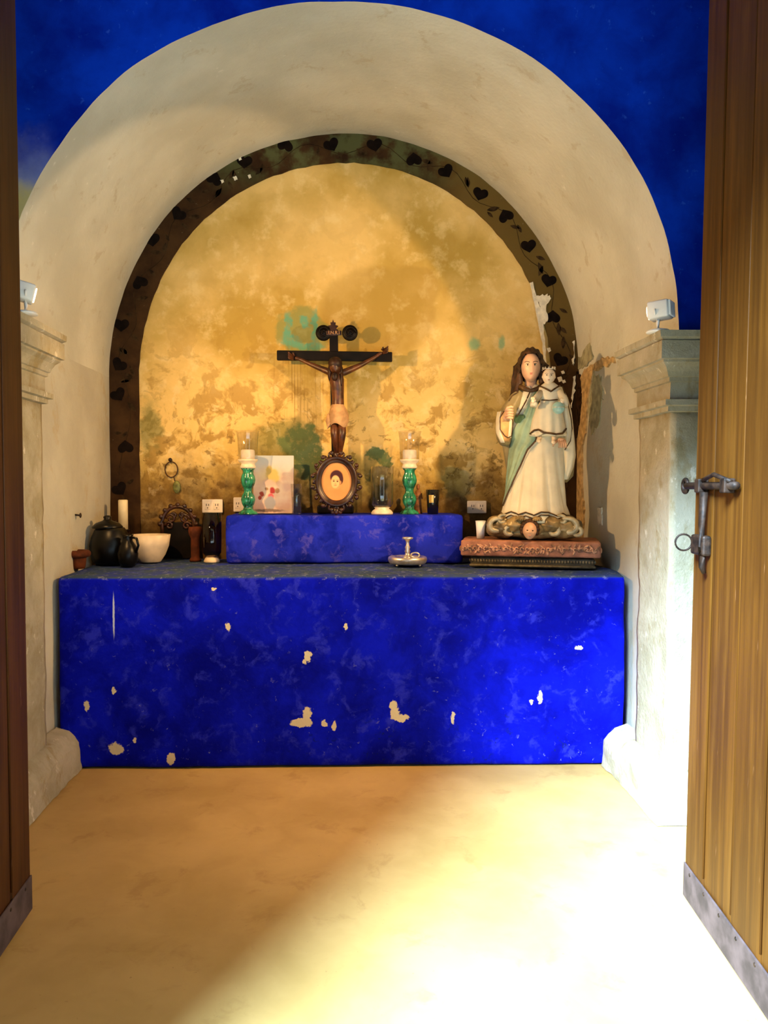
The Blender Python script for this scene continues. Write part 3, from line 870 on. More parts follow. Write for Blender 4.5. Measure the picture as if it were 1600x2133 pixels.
# ------------------------------------------------------------------ spot lamps on the cornices
def spot_lamp(label, px, py_base, zc, tgt, power, cone, blend, tone, X=None, Y=None):
    base = Vector((X, Y, zc)) if X is not None else PF(px, py_base, zc)
    t = thing('spot_lamp', label, 'lamp', base, 0, 'white spot lamps on the two capitals')
    d = (Vector(tgt)).normalized()
    bm = BM(); lathe(bm, [(0.0, 0.0), (0.046, 0.0), (0.048, 0.004), (0.044, 0.010), (0.02, 0.016), (0.0, 0.016)], 24)
    obj('base', bm, M['white'], t)
    bm = BM(); tube(bm, [(0, 0, 0.012), (0, 0.004, 0.035), (0, 0.0, 0.055)], 0.007, 8); obj('stem', bm, M['white'], t)
    yk = BM(); az = math.atan2(d.y, d.x)
    R = Matrix.Rotation(az, 3, 'Z')
    hc = Vector((0, 0, 0.090))
    pts = [hc + R @ Vector((0, 0.050*math.cos(a), -0.038*math.sin(a)*1.0)) for a in [PI*i/10 for i in range(11)]]
    tube(yk, pts, 0.004, 6); obj('yoke', yk, M['white'], t)
    RR = d.to_track_quat('X', 'Z').to_matrix()
    hb_ = BM(); box(hb_, -0.05, 0.035, -0.043, 0.043, -0.036, 0.036, 0.008)
    for v in hb_.verts: v.co = RR @ v.co + hc
    head = obj('head', hb_, M['white'], t)
    em = MATS.get('lamp_lens')
    if em is None:
        n = NT('lamp_lens', 0.3); n.color(n.mix(n.noise(30), (1, .85, .6), (1, .9, .7)))
        n.b.inputs['Emission Color'].default_value = (1, 0.80, 0.52, 1); n.b.inputs['Emission Strength'].default_value = 6.0
        em = MATS['lamp_lens'] = n.m
    lb_ = BM(); lathe(lb_, [(0, 0), (0.030, 0), (0.030, 0.004), (0, 0.004)], 24)
    for v in lb_.verts: v.co = RR @ Vector((v.co.z+0.0352, v.co.x, v.co.y)) + hc
    obj('lens', lb_, em, head, smooth=False)
    fb = BM()
    for k in range(5):
        box(fb, -0.058, -0.050, -0.036+0.016*k, -0.030+0.016*k, -0.030, 0.030)
    for v in fb.verts: v.co = RR @ v.co + hc
    obj('cooling_fins', fb, M['white'], head, smooth=False)
    ld = bpy.data.lights.new('spot_beam', 'SPOT'); lo = bpy.data.objects.new('spot_beam', ld); C.objects.link(lo)
    lo.parent = t; lo.location = hc + d*0.050
    lo.rotation_euler = d.to_track_quat('-Z', 'Y').to_euler()
    ld.energy = power; ld.color = tone; ld.spot_size = math.radians(cone); ld.spot_blend = blend; ld.shadow_soft_size = 0.02
    ld2 = bpy.data.lights.new('added_fill', 'SPOT'); lo2 = bpy.data.objects.new('added_fill', ld2); C.objects.link(lo2)  # added fill spot, aimed apart from the lens to brighten floor and walls
    lo2.parent = t; lo2.location = hc + d*0.075 + Vector((0, 0, 0.0)); ld2.energy = FILL_RIGHT if base.x > 0 else FILL_LEFT; ld2.color = (1.0, 0.56, 0.20); ld2.shadow_soft_size = 0.03; ld2.spot_size = math.radians(118 if base.x > 0 else 146); ld2.spot_blend = 1.0
    dn = Vector((-1.3, 0.35, -1.0) if base.x > 0 else (1.6, 0.9, -0.72)).normalized(); lo2.rotation_euler = dn.to_track_quat('-Z', 'Y').to_euler()
    return t
spot_lamp('white spot lamp on the right capital beside the blue wall', 1374, 690, 2.0405, (-0.794, 0.605, -0.063), LAMP_POWER_RIGHT, 76, 0.14, (1.0, 0.64, 0.31), 1.293, 3.19)
spot_lamp('white spot lamp on the left capital beside the dark door edge', 66, 662, 2.1055, (2.3, 0.97, -0.62), LAMP_POWER_LEFT, 66, 1.0, (1.0, 0.84, 0.62), -1.312, 3.20)

# ================================================================== things on the altar
def kpx(Y): return Y/F

# --- crucifix
YC = 4.66; kc = kpx(YC)
root_p = P(699, 1069, YC); root_p.z = Z_STEP
cr = thing('crucifix', 'black wooden crucifix with brown carved figure standing behind the oval portrait', 'crucifix', root_p)
def L_(px, py, y=0.0): 
    p = P(px, py, YC); return Vector((p.x-root_p.x, y, p.z-root_p.z))
bm = BM(); t0 = L_(695, 690); box(bm, -0.026, 0.026, -0.014, 0.014, 0.0, t0.z+0.01, 0.004)
sh = (L_(695, 690).x - L_(702, 1069).x)
for v in bm.verts: v.co.x += L_(702, 1069).x + sh*(v.co.z/t0.z)
obj('upright', bm, M['blackwood'], cr, smooth=False)
bm = BM(); a, b = L_(577, 740.5), L_(817, 744)
box(bm, a.x, b.x, -0.017, 0.013, -0.029, 0.029, 0.005)
for v in bm.verts: v.co.z += a.z+(b.z-a.z)*(v.co.x-a.x)/(b.x-a.x)
obj('crossbeam', bm, M['blackwood'], cr, smooth=False)
for sx in (674, 729):
    bm = BM()
    c = L_(sx, 694)
    lathe(bm, [(0.001, -0.012), (0.044, -0.012), (0.047, -0.006), (0.047, 0.006), (0.040, 0.012), (0.001, 0.012)], 28, (0, 0, 0))
    for v in bm.verts:
        v.co = Vector((v.co.x, v.co.z, v.co.y)) + Vector((c.x, -0.006, c.z))
    sc = obj('scroll_ornament', bm, M['blackwood'], cr)
    obj('scroll_ridge', tube(BM(), [(c.x+0.036*(1-k/24)*math.cos(k*0.5), -0.020, c.z+0.036*(1-k/24)*math.sin(k*0.5)) for k in range(22)], 0.006, 6), M['blackwood'], sc)

bm = BM()
c = L_(694, 690)
fin = [(-0.020, -0.03), (-0.026, 0.004), (-0.018, 0.016), (-0.030, 0.030), (-0.014, 0.034), (-0.016, 0.050), (-0.006, 0.050), (0, 0.068), (0.006, 0.050), (0.016, 0.050), (0.014, 0.034), (0.030, 0.030), (0.018, 0.016), (0.026, 0.004), (0.020, -0.03)]
prism(bm, [(c.x+x, -0.016, c.z+z) for x, z in fin], (0, 0.024, 0)); obj('finial', bm, M['carved'], cr, smooth=False)
bm = BM(); c = L_(696, 695); box(bm, c.x-0.046, c.x+0.046, -0.026, -0.016, c.z-0.014, c.z+0.014, 0.003)
tit = obj('title_plaque', bm, M['carved'], cr, smooth=False)
def text_mesh(name, body, size, mat, parent, loc, rot):
    cu = bpy.data.curves.new(name, 'FONT'); cu.body = body; cu.size = size; cu.align_x = 'CENTER'; cu.align_y = 'CENTER'; cu.extrude = 0.0006
    tmp = bpy.data.objects.new(name+'_tmp', cu); C.objects.link(tmp)
    dg = bpy.context.evaluated_depsgraph_get(); me = bpy.data.meshes.new_from_object(tmp.evaluated_get(dg))
    bpy.data.objects.remove(tmp); bpy.data.curves.remove(cu)
    me.materials.clear(); me.materials.append(mat)
    o = bpy.data.objects.new(name, me); C.objects.link(o); o.parent = parent; o.location = loc; o.rotation_euler = rot
    return o
text_mesh('lettering', 'I.N.R.I', 0.027, M['loin'], tit, (c.x, -0.0275, c.z), (PI/2, 0, 0))

def skin_obj(name, verts, edges, radii, mat, parent, sub=2, root=0):
    me = bpy.data.meshes.new(name); me.from_pydata([tuple(v) for v in verts], edges, [])
    o = bpy.data.objects.new(name, me); C.objects.link(o)
    sk = o.modifiers.new('skin', 'SKIN'); sk.use_smooth_shade = True; sk.branch_smoothing = 0.6
    sd = me.skin_vertices[0].data
    for i, r in enumerate(radii):
        sd[i].radius = (r, r) if not isinstance(r, tuple) else r
        sd[i].use_root = (i == root)
    ss = o.modifiers.new('sub', 'SUBSURF'); ss.levels = sub; ss.render_levels = sub
    dg = bpy.context.evaluated_depsgraph_get()
    m2 = bpy.data.meshes.new_from_object(o.evaluated_get(dg)); m2.name = name
    bpy.data.objects.remove(o); bpy.data.meshes.remove(me)
    m2.materials.clear(); m2.materials.append(mat)
    for p in m2.polygons: p.use_smooth = True
    r = bpy.data.objects.new(name, m2); C.objects.link(r); r.parent = parent
    return r
yb = -0.055
V = []; R_ = []; E = []
def add(px, py, y, r):
    V.append(L_(px, py, y)); R_.append(r*kc if not isinstance(r, tuple) else (r[0]*kc, r[1]*kc)); return len(V)-1
pel = add(703, 858, yb, (15, 17)); wst = add(705, 832, yb-0.01, (14, 15)); che = add(704, 803, yb-0.03, (18, 19)); nck = add(703, 781, yb-0.025, 8)
E += [(pel, wst), (wst, che), (che, nck)]
sl = add(688, 779, yb-0.02, 8); el = add(660, 767, yb+0.005, 5.5); hl_ = add(626, 750, -0.022, 4); fl_ = add(614, 746, -0.022, 3.5)
sr = add(719, 779, yb-0.02, 8); er = add(752, 763, yb+0.005, 5.5); hr_ = add(780, 746, -0.022, 4); fr_ = add(796, 735, -0.022, 3.5)
E += [(nck, sl), (sl, el), (el, hl_), (hl_, fl_), (nck, sr), (sr, er), (er, hr_), (hr_, fr_)]
tl = add(697, 880, yb-0.02, 10); kl = add(697, 908, yb-0.055, 8); al = add(702, 948, yb+0.005, 5); ftl = add(703, 966, yb-0.03, 4.5)
tr_ = add(712, 880, yb-0.02, 10); kr = add(713, 908, yb-0.055, 8.5); ar = add(708, 946, yb+0.0, 5); ftr = add(706, 964, yb-0.035, 4.5)
E += [(pel, tl), (tl, kl), (kl, al), (al, ftl), (pel, tr_), (tr_, kr), (kr, ar), (ar, ftr)]
body = skin_obj('figure', V, E, R_, M['corpus'], cr, 2)
# fingers of the nailed hands, the bowed head and hair, the loincloth
for (hx, hy, s) in ((612, 746, -1), (797, 734, 1)):
    bm = BM()
    for k in range(4):
        a = L_(hx, hy+(k-1.5)*2.4, -0.022); b = L_(hx+s*9, hy-3+(k-1.5)*3.6, -0.030); c = L_(hx+s*10.5, hy-5+(k-1.5)*3.6, -0.040)
        tube(bm, [a, b, c], [0.006, 0.005, 0.004], 6)
    tube(bm, [L_(hx-s*2, hy-3, -0.025), L_(hx+s*1, hy-9, -0.036)], [0.006, 0.004], 6)
    obj('fingers', bm, M['corpus'], body)
hd = BM(); hc = L_(699, 771, yb-0.045)
for v in ell(hd, (0, 0, 0), (1, 1, 1), 24, 18):
    p = v.co.copy()
    if p.y < 0:
        p.y -= 0.22*math.exp(-(p.x/.14)**2)*math.exp(-((p.z+.1)/.2)**2)
        p.y += 0.10*math.exp(-((abs(p.x)-.38)/.18)**2-((p.z-.1)/.12)**2)
    p.x *= 1-0.25*max(0, -p.z)**1.5
    q = Vector((p.x*0.034, p.y*0.040, p.z*0.050))
    q = Matrix.Rotation(0.45, 3, 'X') @ (Matrix.Rotation(-0.25, 3, 'Y') @ q)
    v.co = q + hc
obj('face', hd, M['corpus'], body)
hh = BM()
for (dx, dy, dz, r) in ((0, -0.002, 0.022, (0.042, 0.044, 0.042)), (-0.032, 0.010, -0.030, (0.014, 0.022, 0.048)), (0.032, 0.010, -0.034, (0.016, 0.022, 0.055)), (0.036, -0.010, -0.070, (0.010, 0.012, 0.040)), (-0.004, -0.034, -0.058, (0.020, 0.016, 0.026))):
    ell(hh, hc+Vector((dx, dy, dz)), r, 14, 10)
obj('hair', hh, M['hairdark'], body)
lc = BM()
prof_l = [(846, 691, 717, 17), (856, 688, 722, 21), (866, 684, 726, 24), (876, 683, 727, 25), (884, 683, 726, 24), (889, 686, 724, 21)]
rings = []
for (py, a, b, d) in prof_l:
    A, B = L_(a, py), L_(b, py); cx = (A.x+B.x)/2; rx = (B.x-A.x)/2
    rings.append([lc.verts.new((cx+rx*math.cos(t)*(1+0.05*math.cos(7*t+py)), yb-0.012+d*kc*math.sin(t)*(1+0.06*math.sin(9*t+py*.2)), A.z+(0.012*math.sin(3*t+1) if py > 880 else 0))) for t in [2*PI*i/32 for i in range(32)]])
for a, b in zip(rings, rings[1:]):
    for i in range(32): lc.faces.new((a[i], a[(i+1) % 32], b[(i+1) % 32], b[i]))
loin = obj('loincloth', lc, M['loin'], body)
kn = BM(); tube(kn, [L_(686, 866, yb-0.05), L_(684, 880, yb-0.055), L_(685, 893, yb-0.05), L_(689, 884, yb-0.06)], [0.010, 0.016, 0.012, 0.004], 8); obj('knot_end', kn, M['loin'], loin)
bm = BM(); box(bm, -0.11, 0.11, -0.05, 0.06, 0.001, 0.05, 0.008); box(bm, -0.08, 0.08, -0.04, 0.045, 0.05, 0.09, 0.008)
obj('base', bm, M['blackwood'], cr, smooth=False)

# --- oval framed portrait
def mat_portrait():
    n = NT('oval_portrait_print', 0.4, 0, 0.3)
    s = n.sep()
    c = n.mix(n.noise(20), (0.60, 0.245, 0.060), (0.70, 0.32, 0.10))
    k = 4.5/F
    def B(lst, e=0.12): return n.blobs([(x*k, z*k, a*k, b*k) for x, z, a, b in lst], None, e)
    c = n.mix(n.ma('MULTIPLY', B([(1, -22, 14, 8)], 0.5), 0.25), c, (0.50, 0.20, 0.05))
    c = n.mix(B([(2, -8, 5.5, 8)]), c, (0.62, 0.30, 0.10))
    c = n.mix(B([(0, 10, 13.2, 13.5), (8, 5, 6, 11)]), c, (0.055, 0.009, 0.003))
    c = n.mix(B([(-2, 0, 8.8, 12.5), (-3, -4, 7.5, 10)]), c, (0.82, 0.46, 0.19))
    c = n.mix(B([(8, -2, 2.2, 3.5)], 0.4), c, (0.55, 0.25, 0.08))
    c = n.mix(B([(-5.6, 0.8, 2.0, 1.3), (2.0, 0.2, 2.0, 1.3)], 0.4), c, (0.10, 0.03, 0.01))
    c = n.mix(n.ma('MULTIPLY', B([(-5.8, 3.4, 2.6, 0.7), (2.2, 3.0, 2.8, 0.7)], 0.4), 0.7), c, (0.16, 0.05, 0.02))
    c = n.mix(n.ma('MULTIPLY', B([(-2.4, -4.4, 1.5, 1.0)], 0.5), 0.5), c, (0.45, 0.18, 0.05))
    c = n.mix(n.ma('MULTIPLY', B([(-2.4, -7.6, 3.0, 0.9)], 0.4), 0.8), c, (0.45, 0.12, 0.05))
    n.color(c); return n.m
YF = 4.45; kf = kpx(YF)
cF = P(701, 1003, YF)
fr = thing('oval_portrait', 'oval portrait print in a pierced dark carved wood frame', 'picture', (cF.x, YF, Z_STEP))
hz = cF.z-Z_STEP
def oval_ring(bm, prof, rx, rz, seg=64, c=(0, 0, 0)):
    """prof: (radial offset, y)"""
    rings = []
    for i in range(seg):
        a = 2*PI*i/seg
        rings.append([bm.verts.new((c[0]+(rx+o_)*math.cos(a), c[1]+y, c[2]+(rz+o_)*math.sin(a))) for o_, y in prof])
    n = len(prof)
    for i in range(seg):
        A, B = rings[i], rings[(i+1) % seg]
        for j in range(n): bm.faces.new((A[j], A[(j+1) % n], B[(j+1) % n], B[j]))
bm = BM()
oval_ring(bm, [(0, 0.006), (0.0, -0.008), (0.006, -0.014), (0.014, -0.012), (0.020, -0.022), (0.030, -0.026), (0.036, -0.018), (0.036, 0.008)], 31*kf, 39.5*kf, 72, (0, 0, hz))
frame = obj('frame', bm, M['carved'], fr)
bm = BM()
seg = 64
vv = [bm.verts.new(((31.5*kf)*math.cos(2*PI*i/seg), 0.0, (40*kf)*math.sin(2*PI*i/seg))) for i in range(seg)]
vb = [bm.verts.new((v.co.x, 0.006, v.co.z)) for v in vv]
bm.faces.new(vv); bm.faces.new(vb[::-1])
for i in range(seg): bm.faces.new((vv[i], vv[(i+1) % seg], vb[(i+1) % seg], vb[i]))
po = obj('portrait', bm, mat_portrait(), fr, smooth=False, loc=(0, 0, hz)); po['label'] = 'orange toned head of a dark haired sitter'
bm = BM()
for i in range(16):
    a = 2*PI*(i+0.5)/16
    c = Vector((48*kf*math.cos(a), -0.004, hz+58*kf*math.sin(a)))
    big = 1.25 if abs(math.cos(a)) < 0.55 else 1.0
    s = 1 if i % 2 else -1
    pts = []
    for k in range(20):
        t = k/19; r = 0.029*big*(1-0.75*t); ph = a+PI/2*s + s*t*4.6
        pts.append(c+Vector((r*math.cos(ph), -0.004*math.sin(t*3), r*math.sin(ph))))
    tube(bm, pts, [0.0105*(1-0.5*k/19) for k in range(20)], 7)
    ell(bm, c+Vector((0.006*math.cos(a), -0.006, 0.006*math.sin(a))), (0.013, 0.009, 0.013), 8, 6)
    ell(bm, Vector((42*kf*math.cos(a+0.2), -0.004, hz+51*kf*math.sin(a+0.2))), (0.012, 0.009, 0.012), 8, 6)
for v in bm.verts:
    if v.co.z < 0.003: v.co.z = 0.003+0.15*abs(v.co.z)*0
obj('pierced_carving', bm, M['carved'], frame)
bm = BM(); ell(bm, (-0.002, -0.012, 0.020), (0.016, 0.010, 0.020), 12, 8); ell(bm, (-0.022, -0.008, 0.014), (0.012, 0.008, 0.012), 10, 8); ell(bm, (0.022, -0.008, 0.014), (0.012, 0.008, 0.012), 10, 8)
obj('shell_foot', bm, M['carved'], frame)
bm = BM(); tube(bm, [(0, 0.015, hz), (0, 0.05, 0.006)], 0.006, 6); obj('back_strut', bm, M['carved'], fr)

# --- candle holders
def candle_holder(px, label):
    Y = 4.54; k = kpx(Y)
    b = P(px, 1071, Y)
    t = thing('candle_holder', label, 'candle holder', (b.x, Y, Z_STEP), 0, 'green stemmed candle holders')
    bm = BM()
    lathe(bm, [(0, 0), (19*k, 0), (19*k, 2*k), (16*k, 6*k), (10*k, 10*k), (8.5*k, 15*k), (12*k, 22*k), (14*k, 30*k), (12.5*k, 38*k), (8.5*k, 45*k), (8*k, 50*k), (9.5*k, 55*k), (13*k, 63*k), (14.5*k, 71*k), (13*k, 79*k), (10*k, 86*k), (10.5*k, 91*k), (14*k, 95*k), (0, 95*k)], 40, ribs=10, ribamp=0.06)
    obj('stem', bm, M['green_glass'], t)
    bm = BM()
    lathe(bm, [(0, 95*k), (15*k, 95*k), (16.5*k, 98*k), (14.5*k, 102*k), (14*k, 105*k), (19*k, 109*k), (20.5*k, 113*k), (20*k, 114*k), (0, 112*k)], 36)
    obj('cup', bm, M['cup'], t)
    bm = BM()
    pr_ = [(19.5*k, 112*k), (20.2*k, 118*k), (20.5*k, 135*k), (21.5*k, 155*k), (23.5*k, 171*k), (24*k, 172*k), (22.8*k, 171*k), (20.8*k, 155*k), (19.8*k, 135*k), (19*k, 114*k)]
    rings = []
    for (r, z) in pr_: rings.append([bm.verts.new((r*math.cos(2*PI*i/40), r*math.sin(2*PI*i/40), z)) for i in range(40)])
    for a, c in zip(rings, rings[1:]):
        for i in range(40): bm.faces.new((a[i], a[(i+1) % 40], c[(i+1) % 40], c[i]))
    g = obj('glass_chimney', bm, M['glass'], t)
    return t, b, k
def pillar(px_c, b, k, label):
    t = thing('candle', label, 'candle', (b.x, b.y if False else 4.54, Z_STEP+112.9*k), 0, 'stub candles inside the glass chimneys')
    bm = BM(); lathe(bm, [(0, 0), (14.5*k, 0), (14.5*k, 19*k), (12*k, 21*k), (5*k, 19.5*k), (0, 19*k)], 28); obj('wax', bm, M['whitewax'], t)
    bm = BM(); tube(bm, [(0, 0, 19*k), (0.002, 0, 24*k)], 0.0015, 6); obj('wick', bm, M['dark'], t)
th_, b_, k_ = candle_holder(517, 'green stemmed candle holder with glass chimney beside the flower painting'); pillar(517, b_, k_, 'white stub candle in the glass chimney beside the flower painting')
th_, b_, k_ = candle_holder(853, 'green stemmed candle holder with glass chimney beside the black votive cup'); pillar(853, b_, k_, 'white stub candle in the glass chimney nearest the statue')

# --- glass hurricane with cream foot
def open_glass(bm, prof_out, wall, seg=40, floor=True):
    inn = [(max(0.0005, r-wall), z) for r, z in prof_out][::-1]
    rings = []
    for (r, z) in prof_out+inn: rings.append([bm.verts.new((r*math.cos(2*PI*i/seg), r*math.sin(2*PI*i/seg), z)) for i in range(seg)])
    for a, c in zip(rings, rings[1:]):
        for i in range(seg): bm.faces.new((a[i], a[(i+1) % seg], c[(i+1) % seg], c[i]))
    if floor:
        bm.faces.new(rings[0][::-1]); bm.faces.new(rings[-1])
Y = 4.50; k = kpx(Y); b = P(796, 1072, Y)
t = thing('hurricane_glass', 'clear glass hurricane on a cream foot, right of the oval portrait', 'glass', (b.x, Y, Z_STEP))
bm = BM(); lathe(bm, [(0, 0), (22*k, 0), (23*k, 3*k), (20*k, 8*k), (14*k, 12*k), (17*k, 15*k), (0, 15*k)], 36); obj('foot', bm, M['cup'], t)
bm = BM(); open_glass(bm, [(17*k, 15*k), (23*k, 22*k), (24*k, 40*k), (24*k, 70*k), (24.6*k, 100*k)], 0.002); obj('glass_body', bm, M['glass'], t)
# --- tumbler
Y = 4.56; k = kpx(Y); b = P(618, 1070, Y)
t = thing('tumbler', 'tall clear glass tumbler half full of water left of the portrait', 'glass', (b.x, Y, Z_STEP))
bm = BM(); open_glass(bm, [(9.5*k, 0), (10.5*k, 30*k), (12.5*k, 63*k)], 0.002, 32); obj('glass_body', bm, M['glass'], t)
bm = BM(); lathe(bm, [(0, 1*k), (8.8*k, 1*k), (9.8*k, 36*k), (0, 36*k)], 32); obj('water', bm, M['glass'], t)

# --- flower painting
def mat_flowers(w_, h_):
    n = NT('flower_painting_oil', 0.6, 0, 0.25)
    s = n.sep()
    wz = n.warp(0.02, 30, 3)
    base = n.mix(n.mr(n.noise(7, 4), 0.35, 0.65), (0.62, 0.40, 0.32), (0.72, 0.60, 0.48))
    c = n.mix(n.mr(s[2], 0.20, 0.34), base, (0.52, 0.56, 0.58))
    k = 4.6/F
    def B(lst, e=0.3): return n.blobs([((x-569)*k, (1064-y)*k, a*k, b*k) for x, y, a, b in lst], wz, e)
    c = n.mix(n.ma('MULTIPLY', B([(560, 985, 22, 20)], 0.5), 0.5), c, (0.75, 0.62, 0.28))
    c = n.mix(B([(566, 982, 13, 12), (560, 972, 7, 8), (572, 990, 9, 9)]), c, (0.58, 0.43, 0.13))
    c = n.mix(n.ma('MULTIPLY', B([(598, 1008, 10, 9), (560, 1000, 14, 8)], 0.5), 0.7), c, (0.55, 0.38, 0.36))
    c = n.mix(B([(545, 1023, 5, 6), (541, 1031, 4, 4)]), c, (0.32, 0.05, 0.03))
    c = n.mix(B([(567, 1016, 6, 7)]), c, (0.36, 0.03, 0.035))
    c = n.mix(B([(564, 1028, 6, 6)]), c, (0.62, 0.10, 0.12))
    c = n.mix(B([(577, 1016, 5, 5), (555, 1012, 4, 4)]), c, (0.36, 0.21, 0.11))
    c = n.mix(B([(562, 1041, 12, 13), (562, 1050, 9, 7)], 0.2), c, (0.33, 0.33, 0.36))
    c = n.mix(B([(558, 1058, 32, 3.5)], 0.4), c, (0.20, 0.14, 0.12))
    n.color(c); n.bump(n.noise(80, 3), 0.2, 0.002); return n.m
Y = 4.62; a, b = P(527, 1064, Y), P(611, 948, Y)
wd, hg = b.x-a.x, P(569, 948, Y).z-Z_STEP
t = thing('flower_painting', 'small unframed canvas of flowers in a vase leaning at the wall', 'painting', ((a.x+b.x)/2, Y, Z_STEP+0.002))
t.rotation_euler = (math.radians(-7), 0, 0)
bm = BM(); box(bm, -wd/2, wd/2, -0.001, 0.016, 0.0, hg, 0.002); obj('canvas', bm, mat_flowers(wd, hg), t, smooth=False)
bm = BM()
box(bm, -wd/2, wd/2, 0.016, 0.020, 0.0, 0.02); box(bm, -wd/2, wd/2, 0.016, 0.020, hg-0.02, hg); box(bm, -wd/2, -wd/2+0.02, 0.016, 0.020, 0.02, hg-0.02); box(bm, wd/2-0.02, wd/2, 0.016, 0.020, 0.02, hg-0.02)
obj('stretcher', bm, M['loin'], t, smooth=False)

# --- small figurine, votive cup
Y = 4.62; k = kpx(Y); b = P(871, 1068, Y)
t = thing('saint_figurine', 'tiny orange brown robed figurine behind the right green stem', 'figurine', (b.x, Y, Z_STEP))
bm = BM(); lathe(bm, [(0, 0), (9*k, 0), (8*k, 8*k), (6.5*k, 26*k), (6.5*k, 40*k), (5.5*k, 46*k), (2.5*k, 50*k), (0, 51*k)], 20, sy=0.8); obj('robe', bm, M['figurine'], t)
bm = BM(); ell(bm, (0, 0, 56*k), (4*k, 4*k, 6*k), 14, 10); obj('head', bm, M['figurine'], t)
bm = BM()
for s in (-1, 1): tube(bm, [(s*6*k, 0, 42*k), (s*8*k, -3*k, 32*k), (s*2*k, -8*k, 33*k)], [2.4*k, 2.2*k, 1.5*k], 7)
obj('arms', bm, M['figurine'], t)
Y = 4.55; k = kpx(Y); b = P(901.5, 1070, Y)
t = thing('votive_cup', 'black tapered votive glass with a gold square label', 'votive', (b.x, Y, Z_STEP))
bm = BM(); open_glass(bm, [(11*k, 0), (12.5*k, 25*k), (14.5*k, 51*k)], 0.003, 32); obj('cup', bm, M['votive'], t)
bm = BM()
for i in range(6):
    a0, a1 = -PI/2-0.75+i*0.13, -PI/2-0.75+(i+1)*0.13
    r0, r1 = 12.3*k+0.0008, 13.6*k+0.0008
    f4 = [bm.verts.new((r0*math.cos(a0), r0*math.sin(a0), 24*k)), bm.verts.new((r0*math.cos(a1), r0*math.sin(a1), 24*k)), bm.verts.new((r1*math.cos(a1), r1*math.sin(a1), 40*k)), bm.verts.new((r1*math.cos(a0), r1*math.sin(a0), 40*k))]
    bm.faces.new(f4)
obj('label_square', bm, M['gold'], t, smooth=False)

# --- wall sockets
def socket(px0, px1, py0, py1, label, slots=True):
    a, b = P(px0, py1, Y_BACK-0.01), P(px1, py0, Y_BACK-0.01)
    t = thing('wall_socket', label, 'socket', ((a.x+b.x)/2, Y_BACK-0.004, (a.z+b.z)/2), 0, 'ivory wall sockets')
    w_, h_ = (b.x-a.x)/2, (b.z-a.z)/2
    bm = BM(); box(bm, -w_, w_, -0.022, 0.0, -h_, h_, 0.005); pl0 = obj('plate', bm, M['socket'], t, smooth=False)
    for s in (-1, 1):
        bm = BM(); box(bm, s*w_*.45-0.018, s*w_*.45+0.018, -0.0245, -0.020, -0.022, 0.022, 0.002); ins = obj('outlet', bm, M['socket'], pl0, smooth=False)
        bm = BM()
        for q in (-1, 1): box(bm, s*w_*.45+q*0.007-0.0018, s*w_*.45+q*0.007+0.0018, -0.0255, -0.0235, 0.001, 0.014)
        box(bm, s*w_*.45-0.003, s*w_*.45+0.003, -0.0255, -0.0235, -0.014, -0.008)
        obj('slots', bm, M['dark'], pl0, smooth=False)
socket(422, 464, 1040, 1068, 'ivory wall socket left of the blue step')
socket(487, 520, 1036, 1066, 'ivory wall socket half hidden behind the left green stem')
socket(973, 1013, 1043, 1069, 'ivory wall socket between the step and the statue')

# --- silver chamberstick on the altar
b = PF(849, 1178, Z_ALT+0.004); k = kpx(b.y)
t = thing('candlestick', 'low silver chamber candlestick standing on the blue altar top', 'candlestick', (b.x, b.y, Z_ALT+0.004))
bm = BM(); lathe(bm, [(0, 4*k), (36*k, 4*k), (39*k, 7*k), (41*k, 13*k), (40*k, 18*k), (37*k, 19.5*k), (34*k, 17*k), (12*k, 15*k), (0, 15*k)], 48); dish = obj('dish', bm, M['silver'], t)
bm = BM(); lathe(bm, [(0, 14*k), (13*k, 14*k), (11*k, 18*k), (6*k, 23*k), (4.5*k, 27*k), (6.5*k, 30*k), (4.2*k, 34*k), (6*k, 38*k), (3.5*k, 43*k), (3.6*k, 50*k), (6*k, 54*k), (11.5*k, 56*k), (11.5*k, 59*k), (6*k, 60*k), (0, 58*k)], 32); obj('stem', bm, M['silver'], t)
for i in range(4):
    a = PI/4+i*PI/2
    bm = BM(); ell(bm, (33*k*math.cos(a), 33*k*math.sin(a), 2.6*k), (3*k, 3*k, 2.6*k), 10, 8); obj('foot', bm, M['silver'], t)
bm = BM(); tube(bm, [(15*k+9*k*math.cos(2*PI*i/16), -12*k, 23*k+5*k*math.sin(2*PI*i/16)) for i in range(16)], 1.6*k, 6, True); obj('handle_ring', bm, M['silver'], t)

# --- left end of the altar: jars, bowl, candle, carved ornament
b = PF(226, 1176, Z_ALT); k = kpx(4.26)
JX, JY = P(227, 1150, 4.34).x, 4.37
t = thing('clay_jar', 'big round black clay jar with knobbed lid at the left wall', 'jar', (JX, JY, Z_ALT+0.002))
bm = BM(); lathe(bm, [(0, 0), (29*k, 0), (36*k, 6*k), (42*k, 22*k), (43*k, 40*k), (39*k, 58*k), (33*k, 72*k), (29*k, 78*k), (0, 78*k)], 40); obj('body', bm, M['black_clay'], t)
bm = BM(); lathe(bm, [(31*k, 77*k), (32*k, 80*k), (24*k, 88*k), (10*k, 93*k), (7*k, 96*k), (8.5*k, 101*k), (5*k, 104*k), (0, 104*k)], 32, (-6*k, 0, 0)); obj('lid', bm, M['black_clay'], t)
b = PF(263, 1178, Z_ALT); k = kpx(b.y)
t = thing('black_jug', 'small shiny black jug between the big jar and the bowl', 'jug', (b.x+0.03, b.y-0.07, Z_ALT+0.002))
